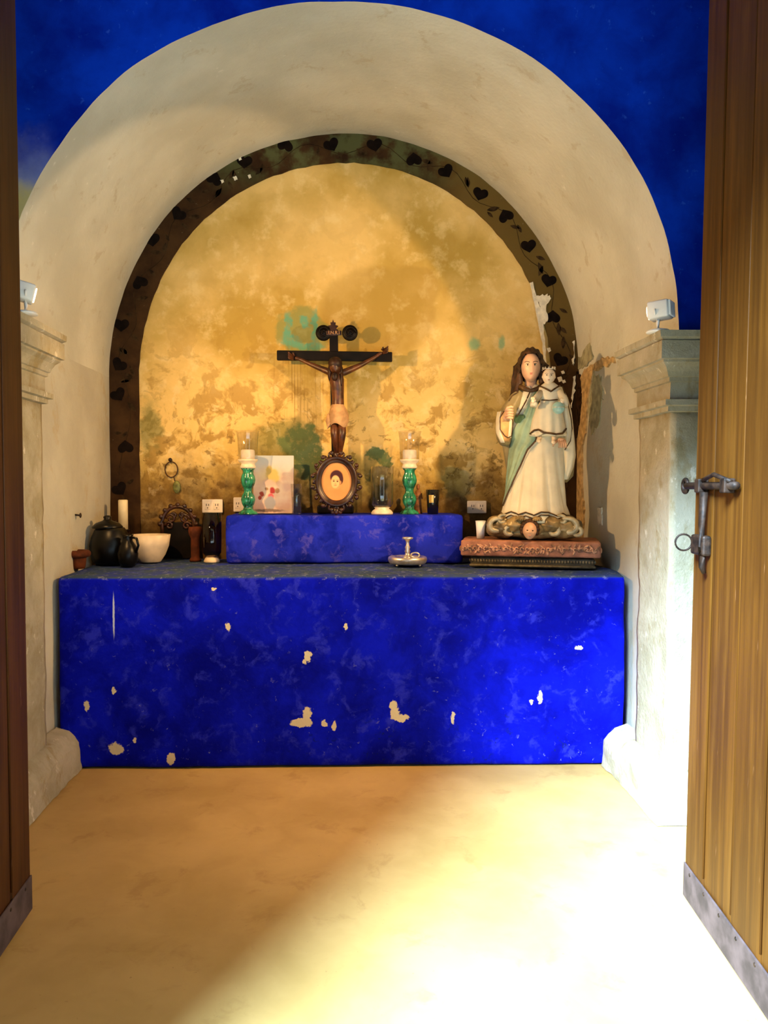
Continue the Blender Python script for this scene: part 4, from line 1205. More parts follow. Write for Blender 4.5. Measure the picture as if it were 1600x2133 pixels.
bm = BM(); lathe(bm, [(0, 0), (13*k, 0), (19*k, 10*k), (21*k, 26*k), (17*k, 42*k), (10*k, 52*k), (9*k, 60*k), (12*k, 65*k), (9*k, 65*k), (6*k, 56*k), (0, 54*k)], 36); obj('body', bm, M['black_clay'], t)
bm = BM(); tube(bm, [(10*k, -6*k, 60*k), (21*k, -12*k, 58*k), (25*k, -13*k, 44*k), (19*k, -9*k, 30*k)], 2.6*k, 8); obj('handle', bm, M['black_clay'], t)
b = PF(163, 1185, Z_ALT); k = kpx(b.y)
t = thing('clay_pot', 'tiny terracotta pot with thick rim at the altar corner', 'pot', (b.x, b.y, Z_ALT+0.002))
bm = BM(); open_glass(bm, [(13*k, 0), (15*k, 6*k), (17*k, 25*k)], 0.008, 32); obj('body', bm, M['terra'], t)
bm = BM(); tube(bm, [(18.5*k*math.cos(2*PI*i/28), 18.5*k*math.sin(2*PI*i/28), 31*k) for i in range(28)], 7.5*k, 10, True); obj('rim', bm, M['terra'], t)
Yc = 4.62; k = kpx(Yc); b = P(257, 1108, Yc)
t = thing('candlestick', 'black turned candlestick behind the black jar', 'candlestick', (b.x, Yc, Z_ALT+0.002))
zc_ = P(257, 1103, Yc).z-Z_ALT-0.002
bm = BM(); lathe(bm, [(0, 0), (22*k, 0), (22*k, 4*k), (8*k, 10*k), (6*k, 0.45*zc_), (10*k, 0.5*zc_), (5*k, 0.6*zc_), (6*k, zc_-8*k), (14*k, zc_-3*k), (14*k, zc_), (0, zc_)], 28); obj('turned_stem', bm, M['blackwood'], t)
t2 = thing('candle', 'tall ivory candle above the black jar at the left wall', 'candle', (b.x, Yc, Z_ALT+0.003+zc_))
bm = BM(); lathe(bm, [(0, 0), (9.6*k, 0), (9.6*k, 60*k), (8*k, 61.5*k), (3*k, 60.5*k), (0, 60*k)], 24); obj('wax', bm, M['wax'], t2)
bm = BM(); tube(bm, [(0, 0, 60*k), (0.001, 0.001, 64*k)], 0.0014, 6); obj('wick', bm, M['dark'], t2)
b = PF(316, 1166, Z_ALT); BY = 4.50; k = kpx(BY); bx_ = P(313, 1140, BY)
t = thing('bowl', 'cream stoneware bowl beside the black jug', 'bowl', (bx_.x, BY, Z_ALT+0.002))
bm = BM(); open_glass(bm, [(20*k, 0), (22*k, 2*k), (31*k, 16*k), (38*k, 34*k), (41.5*k, 57*k)], 0.007, 44); obj('vessel', bm, M['bowl'], t)
# carved dark ornament leaning at the wall (arched, scrolled)
YO = 4.70; k = kpx(YO); b = P(371, 1125, YO)
t = thing('carved_ornament', 'dark arched wood carving with scrolls leaning at the wall', 'carving', (b.x, YO, Z_ALT+0.002))
zt_ = P(371, 1054, YO).z-Z_ALT
bm = BM(); pts = []
for i in range(25):
    a = PI*i/24
    pts.append((33*k*math.cos(a), 0, zt_-38*k+36*k*math.sin(a)))
pts = [(33*k, 0, 0.012)]+pts+[(-33*k, 0, 0.012)]
tube(bm, pts, 4.2*k, 9); arch_o = obj('arch', bm, M['carved'], t)
bm = BM()
for s in (-1, 1):
    for (cx, cz, r) in ((14, 18, 10), (18, -6, 9), (8, 30, 6)):
        tube(bm, [(s*(cx*k+r*k*(1-q/20)*math.cos(q*0.5)), -0.004, zt_-38*k+cz*k*0.6+r*k*(1-q/20)*math.sin(q*0.5)) for q in range(17)], 2.6*k, 7)
for i in range(9):
    a = PI*i/8
    ell(bm, (37*k*math.cos(a), -0.004, zt_-38*k+40*k*math.sin(a)), (5*k, 4*k, 5*k), 10, 8)
obj('scrolls', bm, M['carved'], t)
bm = BM(); box(bm, -31*k, 31*k, 0.002, 0.018, 0.0, zt_-34*k, 0.004); obj('back_panel', bm, M['blackwood'], t, smooth=False)
b = PF(406, 1158, Z_ALT); YP = 4.55; k = kpx(YP); bp = P(407, 1150, YP)
t = thing('wooden_cup', 'small turned reddish brown wooden cup beside the carving', 'cup', (bp.x, YP, Z_ALT+0.002))
hz_ = P(407, 1098, YP).z-Z_ALT
bm = BM(); lathe(bm, [(0, 0), (12*k, 0), (12*k, 4*k), (9*k, 8*k), (9*k, hz_*0.66), (13*k, hz_*0.78), (14*k, hz_*0.9), (13*k, hz_), (9*k, hz_), (7*k, hz_*0.85), (0, hz_*0.82)], 30); obj('cup', bm, M['terra'], t)
YH = 4.47; k = kpx(YH); bp = P(446, 1165, YH)
t = thing('hurricane_glass', 'glass hurricane tinted dark for the shadow behind it, against the left end of the blue step', 'glass', (bp.x-0.012, YH, Z_ALT+0.002))
hz_ = P(446, 1069, YH).z-Z_ALT
bm = BM(); lathe(bm, [(0, 0), (16*k, 0), (17*k, 3*k), (14*k, 9*k), (8*k, 14*k), (0, 14*k)], 32); obj('foot', bm, M['bowl'], t)
bm = BM(); open_glass(bm, [(12*k, 12*k), (19*k, 20*k), (20*k, 45*k), (20*k, hz_)], 0.002, 36); obj('glass_body', bm, M['shade_glass'], t)

# --- wire loop with small brass weight, on the wall
c = P(357, 978, Y_BACK-0.01)
t = thing('wall_hook', 'wire loop with a small green brass tag hanging on the ochre wall', 'hook', (c.x, Y_BACK-0.006, c.z))
k = kpx(Y_BACK)
bm = BM(); tube(bm, [(13*k*math.cos(a), -0.006, 16*k*math.sin(a)) for a in [2*PI*i/24 for i in range(24)]], 0.0035, 7, True); tube(bm, [(5*k, -0.006, -15*k), (7*k, -0.008, -24*k)], 0.003, 6); obj('wire', bm, M['wire'], t)
bm = BM(); ell(bm, (11*k, -0.009, -36*k), (8*k, 0.008, 13*k), 14, 10); obj('tag', bm, M['greenmetal'], t)
bm = BM(); ell(bm, (-2*k, -0.006, 20*k), (4*k, 0.008, 4*k), 10, 8); obj('nail', bm, M['iron'], t)
# nail in the left jamb
tn = (4.15-Y_ARCH)/(Y_BACK-Y_ARCH); xn = arch_pt(tn, PI).x; zn = P(162, 1072, 4.15).z
bm = BM(); tube(bm, [(xn-0.01, 4.15, zn), (xn+0.025, 4.15, zn-0.004)], 0.005, 7); ell(bm, (xn+0.026, 4.15, zn-0.004), (0.006, 0.010, 0.014), 10, 8)
tag(obj('wall_nail', bm, M['iron']), 'small dark iron nail in the left niche wall above the jar', 'nail')

# ================================================================== statue group on its carved pedestals
SX, SY = 1.0, 4.27
ROT = math.radians(-14)
ped_c = Vector((P(1106, 1165, 4.22).x, 4.25, Z_ALT+0.002))
def slab(name, label, w_, d_, z0, z1, mat, off):
    t = thing(name, label, 'pedestal', (ped_c.x+off[0], ped_c.y+off[1], z0), ROT)
    h = z1-z0
    bm = rough_box(-w_/2, w_/2, -d_/2, d_/2, 0, h, min(0.012, h*0.3), 0.03, 0.002, 6)
    obj('block', bm, mat, t)
    return t, h
zA0 = Z_ALT+0.002
zA1 = zA0 + 0.062; zB1 = zA1 + 0.088
ta, ha = slab('lower_plinth', 'dark olive lower plinth with a beaded front edge on the altar', 0.655, 0.32, zA0, zA1-0.001, M['plinthdark'], (0.012, 0.0))
bm = BM()
for i in range(42):
    x = -0.315+0.63*i/41
    ell(bm, (x, -0.1605, ha*0.62), (0.0062, 0.005, 0.009), 8, 6)
for i in range(21):
    y = -0.15+0.30*i/20
    for s in (-1, 1): ell(bm, (s*0.3285, y, ha*0.62), (0.005, 0.0062, 0.009), 8, 6)
o = obj('bead_row', bm, M['plinthbead'], ta)
bm = BM(); tube(bm, [(-0.33, -0.163, 0.012), (0.33, -0.163, 0.012)], 0.007, 8); obj('moulding', bm, M['plinthbead'], ta)
tb, hb2 = slab('upper_pedestal', 'rose brown pedestal slab carved with leaves, under the statue', 0.735, 0.36, zA1, zB1, M['rose'], (0.0, 0.0))
bm = BM()
for i in range(26):
    x = -0.345+0.69*i/25
    for q in range(3):
        a = random.uniform(0, 2*PI); 
        rot = Matrix.Rotation(random.uniform(-1.2, 1.2), 3, 'Y')
        ell(bm, (x+0.011*math.cos(a), -0.1805, hb2*0.46+0.019*math.sin(a)+0.004*(i % 2)), (0.006, 0.006, 0.014), 8, 6, rot)
    pts = [(x+0.012*(1-z/12)*math.cos(z*0.6), -0.183, hb2*0.46+0.014*(1-z/12)*math.sin(z*0.6)) for z in range(9)]
    tube(bm, pts, 0.004, 6)
for i in range(12):
    y = -0.16+0.32*i/11
    for s in (-1, 1): ell(bm, (s*0.3685, y, hb2*0.46), (0.006, 0.010, 0.015), 8, 6)
o = obj('leaf_carving', bm, M['rosecarve'], tb)

Zs = zB1
YS = 4.22; ks = kpx(YS)
S0 = P(1110, 1132, YS)
st = thing('madonna_statue', 'painted statue of a robed woman carrying a crowned child on a cloud', 'statue', (S0.x, YS, Zs+0.001), ROT)
def q(px, py, d=0.0):
    """statue-local point: pixel offsets from the foot of the figure, d in pixels toward the viewer"""
    return Vector(((px-1110)*ks, -d*ks, (1132-py)*ks))
def interp(rows, v):
    if v <= rows[0][0]: return rows[0][1:]
    for a, b in zip(rows, rows[1:]):
        if a[0] <= v <= b[0]:
            t = (v-a[0])/(b[0]-a[0]); return tuple(x*(1-t)+y*t for x, y in zip(a[1:], b[1:]))
    return rows[-1][1:]
def loft(rows, nv, fold=None, seg=64, base_d=0, back=None, wav=None, cap=True):
    """rows: (py, left, right, depth)"""
    bm = BM(); rings = []
    v0, v1 = rows[0][0], rows[-1][0]
    for j in range(nv+1):
        v = v0+(v1-v0)*j/nv
        l, r, d = interp(rows, v)
        cx, rx = (l+r)/2, (r-l)/2; ring = []
        for i in range(seg):
            a = 2*PI*i/seg
            x = cx+rx*math.sin(a); dd = d*math.cos(a)
            if dd < 0: dd *= (back if back is not None else 0.7)
            f = fold(x, v, a) if fold else 0
            ring.append(bm.verts.new(q(x+f*math.sin(a)*0.4, v+(wav(a) if wav and j == nv else 0), base_d+dd+f*math.cos(a))))
        rings.append(ring)
    for a, b in zip(rings, rings[1:]):
        for i in range(seg): bm.faces.new((a[i], a[(i+1) % seg], b[(i+1) % seg], b[i]))
    if cap: bm.faces.new(rings[0]); bm.faces.new(rings[-1][::-1])
    return bm
GOWN = [(812, 1092, 1126, 14), (824, 1082, 1138, 20), (840, 1070, 1158, 27), (870, 1064, 1166, 32), (900, 1062, 1168, 34), (940, 1064, 1172, 35), (980, 1060, 1174, 38),
        (1020, 1055, 1174, 42), (1060, 1046, 1178, 46), (1082, 1040, 1186, 50), (1094, 1037, 1190, 52)]
def gfold(x, v, a):
    k = max(0, min(1, (v-930)/110.0))
    u = (x-1116)*(1-0.30*max(0, min(1, (v-960)/130.0)))
    w0 = 0.145+0.02*math.sin(v*0.01)
    return k*(-8.5*(1-abs(math.sin(u*w0+0.6)))**2.2 + 2.2*math.sin(u*0.11+1.5) - 3.0*(1-abs(math.sin(u*0.27+2.0)))**4)
def gsurf(px, py, off):
    l, r, d = interp(GOWN, py); cx, rx = (l+r)/2, (r-l)/2
    t = max(-1, min(1, (px-cx)/rx))
    f = gfold(px, py, math.asin(t))
    n = Vector((t, 0)); 
    return q(px+t*off*0.5+f*t*0.4, py, d*math.sqrt(max(0, 1-t*t))+f*math.sqrt(1-t*t)+off*math.sqrt(max(0.05, 1-t*t)))
def patch(rows, off, nu=24, nv=30, surf=gsurf, fold=None):
    """cloth lying on a surface: rows (py, left px, right px)"""
    bm = BM(); v0, v1 = rows[0][0], rows[-1][0]
    def f(u, v):
        py = v0+(v1-v0)*v; l, r = interp(rows, py)
        e = min(u, 1-u, v, 1-v)
        o_ = off if e > 0.001 else -1.5
        if fold: o_ += fold(u, v)*(1 if e > 0.001 else 0)
        return surf(l+(r-l)*u, py, o_)
    def uw(i, n):
        return 0 if i == 0 else (1 if i == n else (0.012 + (i-1)/(n-2)*0.976))
    g = [[bm.verts.new(f(uw(i, nu), uw(j, nv))) for i in range(nu+1)] for j in range(nv+1)]
    for j in range(nv):
        for i in range(nu): bm.faces.new((g[j][i], g[j][i+1], g[j+1][i+1], g[j+1][i]))
    return bm
def line(pts, off, rad, surf=gsurf, n=5):
    out = []
    for (a, b) in zip(pts, pts[1:]):
        for k in range(n):
            t = k/n; out.append(surf(a[0]*(1-t)+b[0]*t, a[1]*(1-t)+b[1]*t, off))
    out.append(surf(pts[-1][0], pts[-1][1], off))
    return tube(BM(), out, rad*ks, 7)
gown = obj('gown', loft(GOWN, 60, gfold, 96, 0, 0.75, lambda a: 3*math.sin(9*a)), M['gown'], st)
obj('hem_trim', line([(1042, 1076), (1052, 1080), (1066, 1074), (1080, 1080), (1096, 1075), (1112, 1081), (1126, 1074), (1142, 1075), (1158, 1082), (1170, 1077), (1180, 1084)], 2.0, 1.5), M['trim'], gown)
obj('hem_trim', line([(1041, 1084), (1052, 1088), (1066, 1081), (1080, 1087), (1096, 1082), (1112, 1088), (1126, 1080), (1142, 1081), (1158, 1089), (1170, 1084), (1182, 1090)], 2.0, 1.2), M['trim'], gown)
# cream bodice lapels, sage drape, trims
drape = obj('sage_drape', patch([(826, 1112, 1121), (850, 1101, 1119), (880, 1086, 1118), (905, 1070, 1117), (930, 1064, 1113), (945, 1061, 1098), (980, 1058, 1083), (1020, 1053, 1066), (1062, 1046, 1049)], 3.2, 24, 40,
            gsurf, lambda u, v: 1.5*math.sin(u*16+v*3)), M['sage'], st)
obj('edge_trim', line([(1117, 826), (1120, 850), (1119, 880), (1118, 910), (1114, 930), (1099, 947), (1084, 981), (1067, 1021), (1050, 1062)], 4.4, 1.6), M['trim'], drape)
obj('edge_trim', line([(1104, 824), (1096, 845), (1086, 865), (1077, 880)], 4.4, 1.4), M['trim'], drape)
obj('sash_tie', patch([(875, 1074, 1092), (880, 1071, 1094), (886, 1072, 1088), (892, 1075, 1084)], 5.2, 10, 8), M['deepgreen'], drape)
lap = obj('lapel', patch([(814, 1094, 1102), (830, 1088, 1106), (850, 1080, 1098), (872, 1073, 1083)], 4.0, 12, 16), M['gown'], st)
# cloak: back cloth, left shoulder and hanging sleeve, right fall
CLOAK = [(812, 1082, 1140, 10), (826, 1064, 1156, 16), (850, 1048, 1176, 20), (880, 1037, 1186, 22), (910, 1034, 1190, 22), (935, 1044, 1192, 22), (965, 1050, 1194, 22), (1000, 1056, 1191, 20), (1014, 1062, 1178, 16)]
clk = obj('cloak', loft(CLOAK, 30, lambda x, v, a: 1.5*math.sin(a*11+v*0.01), 64, -12, 0.9), M['cloak'], st)
SLV = [(822, 1070, 1090, 8), (836, 1060, 1092, 18), (855, 1046, 1086, 24), (875, 1036, 1074, 26), (900, 1032, 1068, 25), (922, 1034, 1066, 22), (934, 1041, 1062, 14), (938, 1047, 1058, 6)]
def ssurf(px, py, off):
    l, r, d = interp(SLV, py); cx, rx = (l+r)/2, (r-l)/2; t = max(-1, min(1, (px-cx)/rx))
    return q(px+t*off*.5, py, 10+d*math.sqrt(max(0, 1-t*t))+off*math.sqrt(max(.05, 1-t*t)))
slv = obj('sleeve', loft(SLV, 30, lambda x, v, a: 0.8*math.sin(a*7), 48, 10, 0.8), M['cloak'], st)
obj('sleeve_lining', patch([(868, 1046, 1062), (890, 1040, 1066), (915, 1042, 1064), (930, 1052, 1060)], 1.6, 14, 18, ssurf), M['orange'], slv)
obj('sleeve_cuff', patch([(866, 1036, 1045), (885, 1033, 1041), (910, 1034, 1044), (932, 1044, 1052)], 2.2, 8, 18, ssurf), M['gown'], slv)
obj('sleeve_cuff', patch([(880, 1061, 1067), (900, 1060, 1066), (922, 1058, 1064)], 2.2, 8, 14, ssurf), M['gown'], slv)
obj('sleeve_trim', line([(1060, 846), (1066, 836), (1078, 828)], 2.0, 1.2, ssurf), M['trim'], slv)
obj('sleeve_trim', line([(1050, 868), (1043, 880), (1043, 905), (1052, 918), (1058, 922), (1064, 918), (1066, 895), (1066, 880)], 2.6, 1.0, ssurf), M['trim'], slv)
# right fall of the cloak in cream
FALL = [(818, 1150, 1166, 14), (840, 1156, 1178, 18), (870, 1160, 1186, 20), (900, 1164, 1190, 20), (930, 1166, 1193, 19), (960, 1168, 1195, 17), (985, 1170, 1190, 14), (1008, 1170, 1180, 6)]
obj('cloak_fall', loft(FALL, 30, lambda x, v, a: 0.9*math.sin(a*6+v*0.03), 40, 4, 0.8), M['gown'], st)

def head_bm(c, w_, h_, d_, tilt=0.0, turn=0.0, seg=40):
    bm = BM()
    for v in ell(bm, (0, 0, 0), (1, 1, 1), seg, 30):
        p = v.co.copy()
        if p.y < 0.2:
            fr_ = 1
            p.y += -0.20*math.exp(-(p.x/.12)**2)*math.exp(-((p.z+.16)/.15)**2) - 0.09*math.exp(-(p.x/.09)**2)*math.exp(-((p.z-.08)/.2)**2)
            p.y += 0.10*math.exp(-((abs(p.x)-.36)/.16)**2-((p.z-.08)/.10)**2)
            p.y += -0.05*math.exp(-(p.x/.22)**2-((p.z+.47)/.05)**2) - 0.04*math.exp(-(p.x/.2)**2-((p.z+.57)/.05)**2) - 0.09*math.exp(-(p.x/.25)**2-((p.z+.82)/.14)**2)
            p.y += -0.05*math.exp(-((abs(p.x)-.5)/.2)**2-((p.z+.2)/.2)**2)
        p.x *= 1-0.22*max(0, -p.z)**1.6
        v.co = Vector((p.x*w_, p.y*d_, p.z*h_))
    R = Matrix.Rotation(turn, 3, 'Z') @ Matrix.Rotation(tilt, 3, 'Y')
    for v in bm.verts: v.co = R @ v.co + c
    return bm, R
def face_details(c, w_, h_, d_, R, parent):
    def pt(x, y, z): return R @ Vector((x*w_, y*d_, z*h_)) + c
    for s in (-1, 1):
        bm = BM(); ell(bm, pt(s*.36, -.845, .07), (w_*.155, d_*.07, h_*.062), 12, 8); e = obj('eye', bm, M['gown'], parent)
        bm = BM(); ell(bm, pt(s*.35, -.90, .068), (w_*.075, d_*.045, h_*.058), 10, 8); obj('iris', bm, M['eye'], parent)
        bm = BM(); tube(bm, [pt(s*(.17+.4*t), -.92+.16*t*t, .115+.03*math.sin(t*PI)) for t in [i/6 for i in range(7)]], w_*.022, 6); obj('eyelid', bm, M['hair'], parent)
        bm = BM(); tube(bm, [pt(s*(.16+.48*t), -.955+.20*t*t, .22+.07*math.sin(t*PI*.8)) for t in [i/6 for i in range(7)]], w_*.024, 6); obj('eyebrow', bm, M['hair'], parent)
    bm = BM(); ell(bm, pt(0, -.915, -.47), (w_*.17, d_*.05, h_*.030), 12, 8); ell(bm, pt(0, -.905, -.54), (w_*.14, d_*.05, h_*.034), 12, 8); obj('lips', bm, M['lip'], parent)
    for s in (-1, 1):
        bm = BM(); ell(bm, pt(s*.97, .05, -.05), (w_*.09, d_*.14, h_*.16), 10, 8); obj('ear', bm, parent.data.materials[0], parent)
# woman's head
HC = q(1103, 777, 16)
bm, R = head_bm(HC, 20.5*ks, 31*ks, 24*ks, 0.0, math.radians(3))
tube(bm, [q(1103, 795, 6), q(1103, 812, 4), q(1104, 826, 2)], [13*ks, 12.5*ks, 18*ks], 20)
hd = obj('head', bm, M['skin'], st); face_details(HC, 20.5*ks, 31*ks, 24*ks, R, hd)
# hair: cap set back from the face, long locks falling on the shoulders
bm = BM()
capv = ell(bm, (0, 0, 0), (1, 1, 1), 48, 32)
dele = []
for v in capv:
    p = v.co.copy()
    r = 1 + 0.035*math.sin(14*math.atan2(p.x, p.z)+3*p.y)
    v.co = Vector((p.x*27.5*ks*r, p.y*27*ks*r, p.z*37*ks*r)) + HC + Vector((0, 6*ks, 5*ks))
# carve the face opening
for v in capv:
    l = v.co-HC
    if l.y < 2*ks and abs(l.x) < 20.5*ks*math.sqrt(max(0, 1-((l.z+6*ks)/(34*ks))**2)) and l.z < 24*ks: dele.append(v)
bmesh.ops.delete(bm, geom=dele, context='VERTS')
hr0 = obj('hair', bm, M['hair'], st)
bm = BM()
for s in (-1, 1):
    for k in range(5):
        x0 = 1103+s*(19+2.2*k); e = (1074-k*3 if s < 0 else 1133+k*1.5); yb_ = (826+k*3 if s < 0 else 812-k*2)
        pts = [q(x0-s*2, 752+4*k, 14-4*k), q(x0+s*3, 772, 14-4*k), q(x0+s*3+1.2*math.sin(k), 792, 12-4*k), q(x0*0.6+e*0.4, 808, 16-3*k), q(e, yb_, 20-4*k)]
        tube(bm, pts, [4*ks, 6*ks, 7*ks, 7.5*ks, 4*ks], 9)
obj('hair_locks', bm, M['hair'], hr0)
bm = BM(); tube(bm, [q(1080, 816, 20), q(1092, 822, 24), q(1104, 826, 25), q(1118, 822, 24), q(1130, 812, 22)], [6*ks, 5*ks, 4*ks, 5*ks, 5*ks], 9); obj('collar', bm, M['trim'], st)
# right hand of the woman (viewer's left): fist
bm = BM()
ell(bm, q(1058, 874, 38), (7.5*ks, 7*ks, 9*ks), 16, 12)
for k in range(4):
    y0 = 866+k*5.2; w0 = (0.9, 1.0, 0.95, 0.8)[k]
    tube(bm, [q(1055, y0+2, 43), q(1062, y0, 46.5), q(1068*w0+1068*(1-w0)-(1-w0)*6, y0+0.8, 45), q(1067-(1-w0)*6, y0+2.2, 40)], [3.0*ks, 2.9*ks, 2.6*ks, 2.0*ks], 9)
tube(bm, [q(1054, 868, 42), q(1058, 862, 47), q(1065, 860, 49), q(1069, 861, 48)], [3.4*ks, 3.2*ks, 2.8*ks, 2.0*ks], 9)
tube(bm, [q(1052, 886, 28), q(1056, 880, 35)], [7*ks, 6.5*ks], 12)
obj('hand', bm, M['skin'], st)
# child
CH = [(812, 1130, 1150, 9), (820, 1120, 1160, 14), (832, 1118, 1165, 18), (845, 1122, 1163, 19), (850, 1122, 1162, 18), (862, 1114, 1164, 20), (885, 1107, 1170, 23), (905, 1104, 1174, 25), (919, 1102, 1176, 26)]
CB = 34
def cfold(x, v, a):
    k = max(0, min(1, (v-850)/60.0)); return k*2.0*math.sin((x-1138)*0.33)
child = obj('child_dress', loft(CH, 44, cfold, 72, CB, 0.8, lambda a: 3*math.sin(7*a)), M['gown'], st)
def csurf(px, py, off):
    l, r, d = interp(CH, py); cx, rx = (l+r)/2, (r-l)/2; t = max(-1, min(1, (px-cx)/rx)); f = cfold(px, py, 0)
    return q(px+t*off*.5, py, CB+(d+f)*math.sqrt(max(0, 1-t*t))+off*math.sqrt(max(.05, 1-t*t)))
obj('collar_trim', line([(1122, 819), (1132, 825), (1143, 832), (1152, 825), (1160, 819)], 1.6, 1.7, csurf), M['trim'], child)
obj('belt_trim', line([(1126, 848), (1140, 850), (1156, 848)], 1.6, 1.2, csurf), M['trim'], child)
obj('hem_trim', line([(1104, 915), (1112, 909), (1120, 908), (1130, 914), (1142, 916), (1154, 918), (1166, 916), (1173, 906)], 2.0, 2.0, csurf), M['trim'], child)
hc2 = q(1139, 800, CB+4)
bm, R2 = head_bm(hc2, 13*ks, 16.5*ks, 14*ks, 0.05, math.radians(2), 32)
tube(bm, [q(1139, 810, CB+1), q(1140, 822, CB)], [7.5*ks, 8*ks], 14)
hd2 = obj('child_head', bm, M['skinpale'], st); face_details(hc2, 13*ks, 16.5*ks, 14*ks, R2, hd2)
bm = BM()
for v in ell(bm, (0, 0, 0), (1, 1, 1), 28, 18):
    p = v.co.copy(); v.co = Vector((p.x*13.8*ks, p.y*14*ks, p.z*15*ks)) + hc2 + Vector((0, 6*ks, 5*ks))
obj('child_hair', bm, M['hair'], st)
bm = BM()
tube(bm, [hc2+Vector((13*ks*math.cos(a), 2*ks-10*ks*math.sin(a)*0+ -8*ks*math.sin(a), 13.5*ks+2*ks*math.sin(a))) for a in [2*PI*i/20 for i in range(20)]], 1.1*ks, 6, True)
for i in range(5):
    a = PI*0.1+PI*0.8*i/4; ell(bm, hc2+Vector((12*ks*math.cos(a), -8*ks*math.sin(a), 17*ks)), (1.8*ks, 1.8*ks, 2.6*ks), 8, 6)
obj('crown', bm, M['silver'], st)
# child's arms, hands, feet, globe
bm = BM(); tube(bm, [q(1124, 832, CB+8), q(1114, 846, CB+18), q(1110, 856, CB+26), q(1109, 862, CB+28)], [7*ks, 7.5*ks, 8*ks, 7*ks], 14); obj('child_sleeve', bm, M['gown'], child)
bm = BM(); tube(bm, [q(1158, 832, CB+8), q(1170, 848, CB+14), q(1170, 862, CB+22)], [7*ks, 7.5*ks, 7*ks], 14); obj('child_sleeve', bm, M['gown'], child)
def small_hand(c, s, mat, parent, sc=1.0):
    bm = BM(); ell(bm, c, (3.6*ks*sc, 3*ks*sc, 4.2*ks*sc), 12, 10)
    for k in range(4): tube(bm, [c+Vector(((k-1.5)*1.8*ks*sc, -1*ks, 2*ks*sc)), c+Vector(((k-1.5)*2.1*ks*sc, -2.5*ks*sc, (6.5-abs(k-1.4))*ks*sc)), c+Vector(((k-1.5)*2.1*ks*sc, -4*ks*sc, (8.5-abs(k-1.4))*ks*sc))], [1.2*ks*sc, 1.1*ks*sc, .8*ks*sc], 7)
    tube(bm, [c+Vector((s*3*ks*sc, -1*ks, -1*ks)), c+Vector((s*6*ks*sc, -3*ks*sc, 2.5*ks*sc))], [1.4*ks*sc, 1.0*ks*sc], 7)
    return obj('child_hand', bm, mat, parent)
small_hand(q(1108, 852, CB+34), 1, M['skinpale'], child)
small_hand(q(1164, 856, CB+36), -1, M['skinpale'], child)
bm = BM(); ell(bm, q(1158, 866, CB+32), (12.5*ks, 12.5*ks, 12.5*ks), 28, 20); gl = obj('globe', bm, M['globe'], st)
bm = BM(); gc = q(1158, 866, CB+32); tube(bm, [gc+Vector((12.8*ks*math.cos(a), 12.8*ks*math.sin(a), 0)) for a in [2*PI*i/28 for i in range(28)]], 0.6*ks, 6, True); obj('globe_band', bm, M['silver'], gl)
bm = BM()
for (px, py) in ((1122, 926), (1150, 928)):
    tube(bm, [q(px, 912, CB+8), q(px, py, CB+14), q(px-1, py+5, CB+20), q(px-1, py+7, CB+27)], [5*ks, 4.5*ks, 4.2*ks, 3*ks], 10)
obj('child_feet', bm, M['skinpale'], child)
# woman's left hand under the child
bm = BM(); ell(bm, q(1164, 930, 44), (9*ks, 7*ks, 6*ks), 14, 10)
for k in range(4): tube(bm, [q(1164-3+k*3.4, 930, 48), q(1161+k*4, 938, 53), q(1160+k*4.4, 944, 50)], [2.6*ks, 2.4*ks, 1.8*ks], 8)
tube(bm, [q(1156, 930, 46), q(1150, 936, 52), q(1148, 942, 52)], [2.8*ks, 2.5*ks, 1.8*ks], 8)
obj('hand', bm, M['skin'], st)
obj('fall_trim', tube(BM(), [q(1166, 818, 22), q(1176, 848, 27), q(1184, 885, 27), q(1186, 905, 30), q(1183, 930, 32), q(1172, 948, 30)], 1.1*ks, 7), M['trim'], st)
# toes
for (px, py) in ((1085, 1088), (1119, 1088)):
    bm = BM()
    ell(bm, q(px, py, 48), (10*ks, 9*ks, 6*ks), 14, 10)
    for k in range(5): ell(bm, q(px-8+k*4, py+2, 57-abs(k-1.5)), (2.1*ks, 3*ks, 2.4*ks), 8, 6)
    obj('foot', bm, M['cloud'], st)
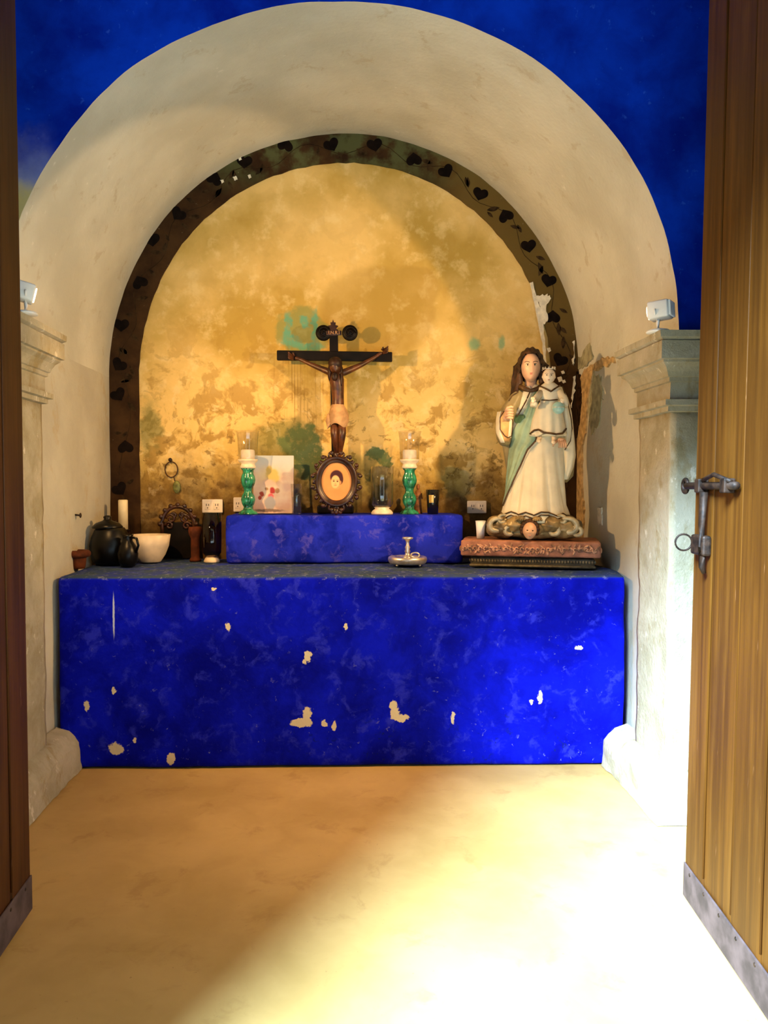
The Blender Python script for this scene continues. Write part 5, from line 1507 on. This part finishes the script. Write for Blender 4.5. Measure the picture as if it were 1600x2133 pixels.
# cloud with cherub
def lumps(lst, amp=0.06):
    bm = BM()
    for (px, py, d, rx, rz, rd) in lst:
        c = q(px, py, d)
        for v in ell(bm, (0, 0, 0), (1, 1, 1), 28, 20):
            p = v.co.copy(); n = 1+amp*math.sin(5*math.atan2(p.z, p.x)+4*p.y+px)+amp*nz(p+Vector((px, 0, py)), 2.0)
            v.co = Vector((p.x*rx*ks*n, p.y*rd*ks*n, p.z*rz*ks*n)) + c
            if v.co.z < 0.0: v.co.z = 0.0
    return bm
cl = obj('cloud', lumps([(1110, 1112, 0, 84, 22, 46), (1045, 1106, 16, 32, 25, 34), (1175, 1106, 16, 34, 25, 34), (1075, 1100, 30, 24, 17, 26), (1145, 1100, 30, 26, 18, 26), (1110, 1106, 26, 30, 24, 28)]), M['cloud'], st)
for (cx, cy, sg, r0, rr) in ((1038, 1104, 1, 20, 6.5), (1064, 1114, 1, 13, 5), (1180, 1104, -1, 22, 6.5), (1196, 1114, -1, 13, 5), (1150, 1112, -1, 15, 5.5), (1050, 1090, 1, 12, 4.5), (1165, 1090, -1, 12, 4.5)):
    pts = [q(cx+sg*r0*(1-k/26)*math.cos(k*0.32+1.0), cy-r0*0.85*(1-k/26)*math.sin(k*0.32+1.0), 47-k*0.3) for k in range(18)]
    bm = tube(BM(), pts, [rr*ks*(0.45+0.55*math.sin(PI*(k+1)/19)) for k in range(18)], 10)
    for v in bm.verts: v.co.z = max(v.co.z, 0.001)
    obj('cloud_swirl', bm, M['cloudlight'], cl)
hc3 = q(1104, 1112, 58)
bm, R3 = head_bm(hc3, 14*ks, 17.5*ks, 14*ks, 0.06, 0.05, 30)
hd3 = obj('cherub_head', bm, M['skin'], cl)
bm = BM()
def cp(x, y, z): return R3 @ Vector((x*14*ks, y*14*ks, z*17.5*ks)) + hc3
for s in (-1, 1):
    ell(bm, cp(s*.36, -.87, .07), (2.1*ks, 1.2*ks, 1.3*ks), 10, 8)
obj('cherub_eyes', bm, M['eye'], cl)
bm = BM(); ell(bm, cp(0, -.92, -.5), (3*ks, 1*ks, 1.1*ks), 10, 8); obj('cherub_lips', bm, M['lip'], cl)
bm = BM()
for i in range(11):
    a = -0.35+(PI+0.7)*i/10
    ell(bm, hc3+Vector((15*ks*math.cos(a), 5*ks, 17*ks*math.sin(a)+2*ks)), (5.5*ks, 7*ks, 6*ks), 10, 8)
obj('cherub_hair', bm, M['hair'], cl)

# --- small white cup on the pedestal
Yw = 4.27; k = kpx(Yw); b = P(1001, 1130, Yw)
t = thing('plastic_cup', 'small white plastic cup on the left end of the rose pedestal', 'cup', (b.x, Yw-0.0, Zs+0.001))
bm = BM(); open_glass(bm, [(8*k, 0), (9*k, 18*k), (10.5*k, 36*k)], 0.0015, 28); obj('cup_body', bm, M['white'], t)
bm = BM(); tube(bm, [(10.5*k*math.cos(2*PI*i/28), 10.5*k*math.sin(2*PI*i/28), 36*k) for i in range(28)], 0.0018, 6, True); obj('rim', bm, M['white'], t)
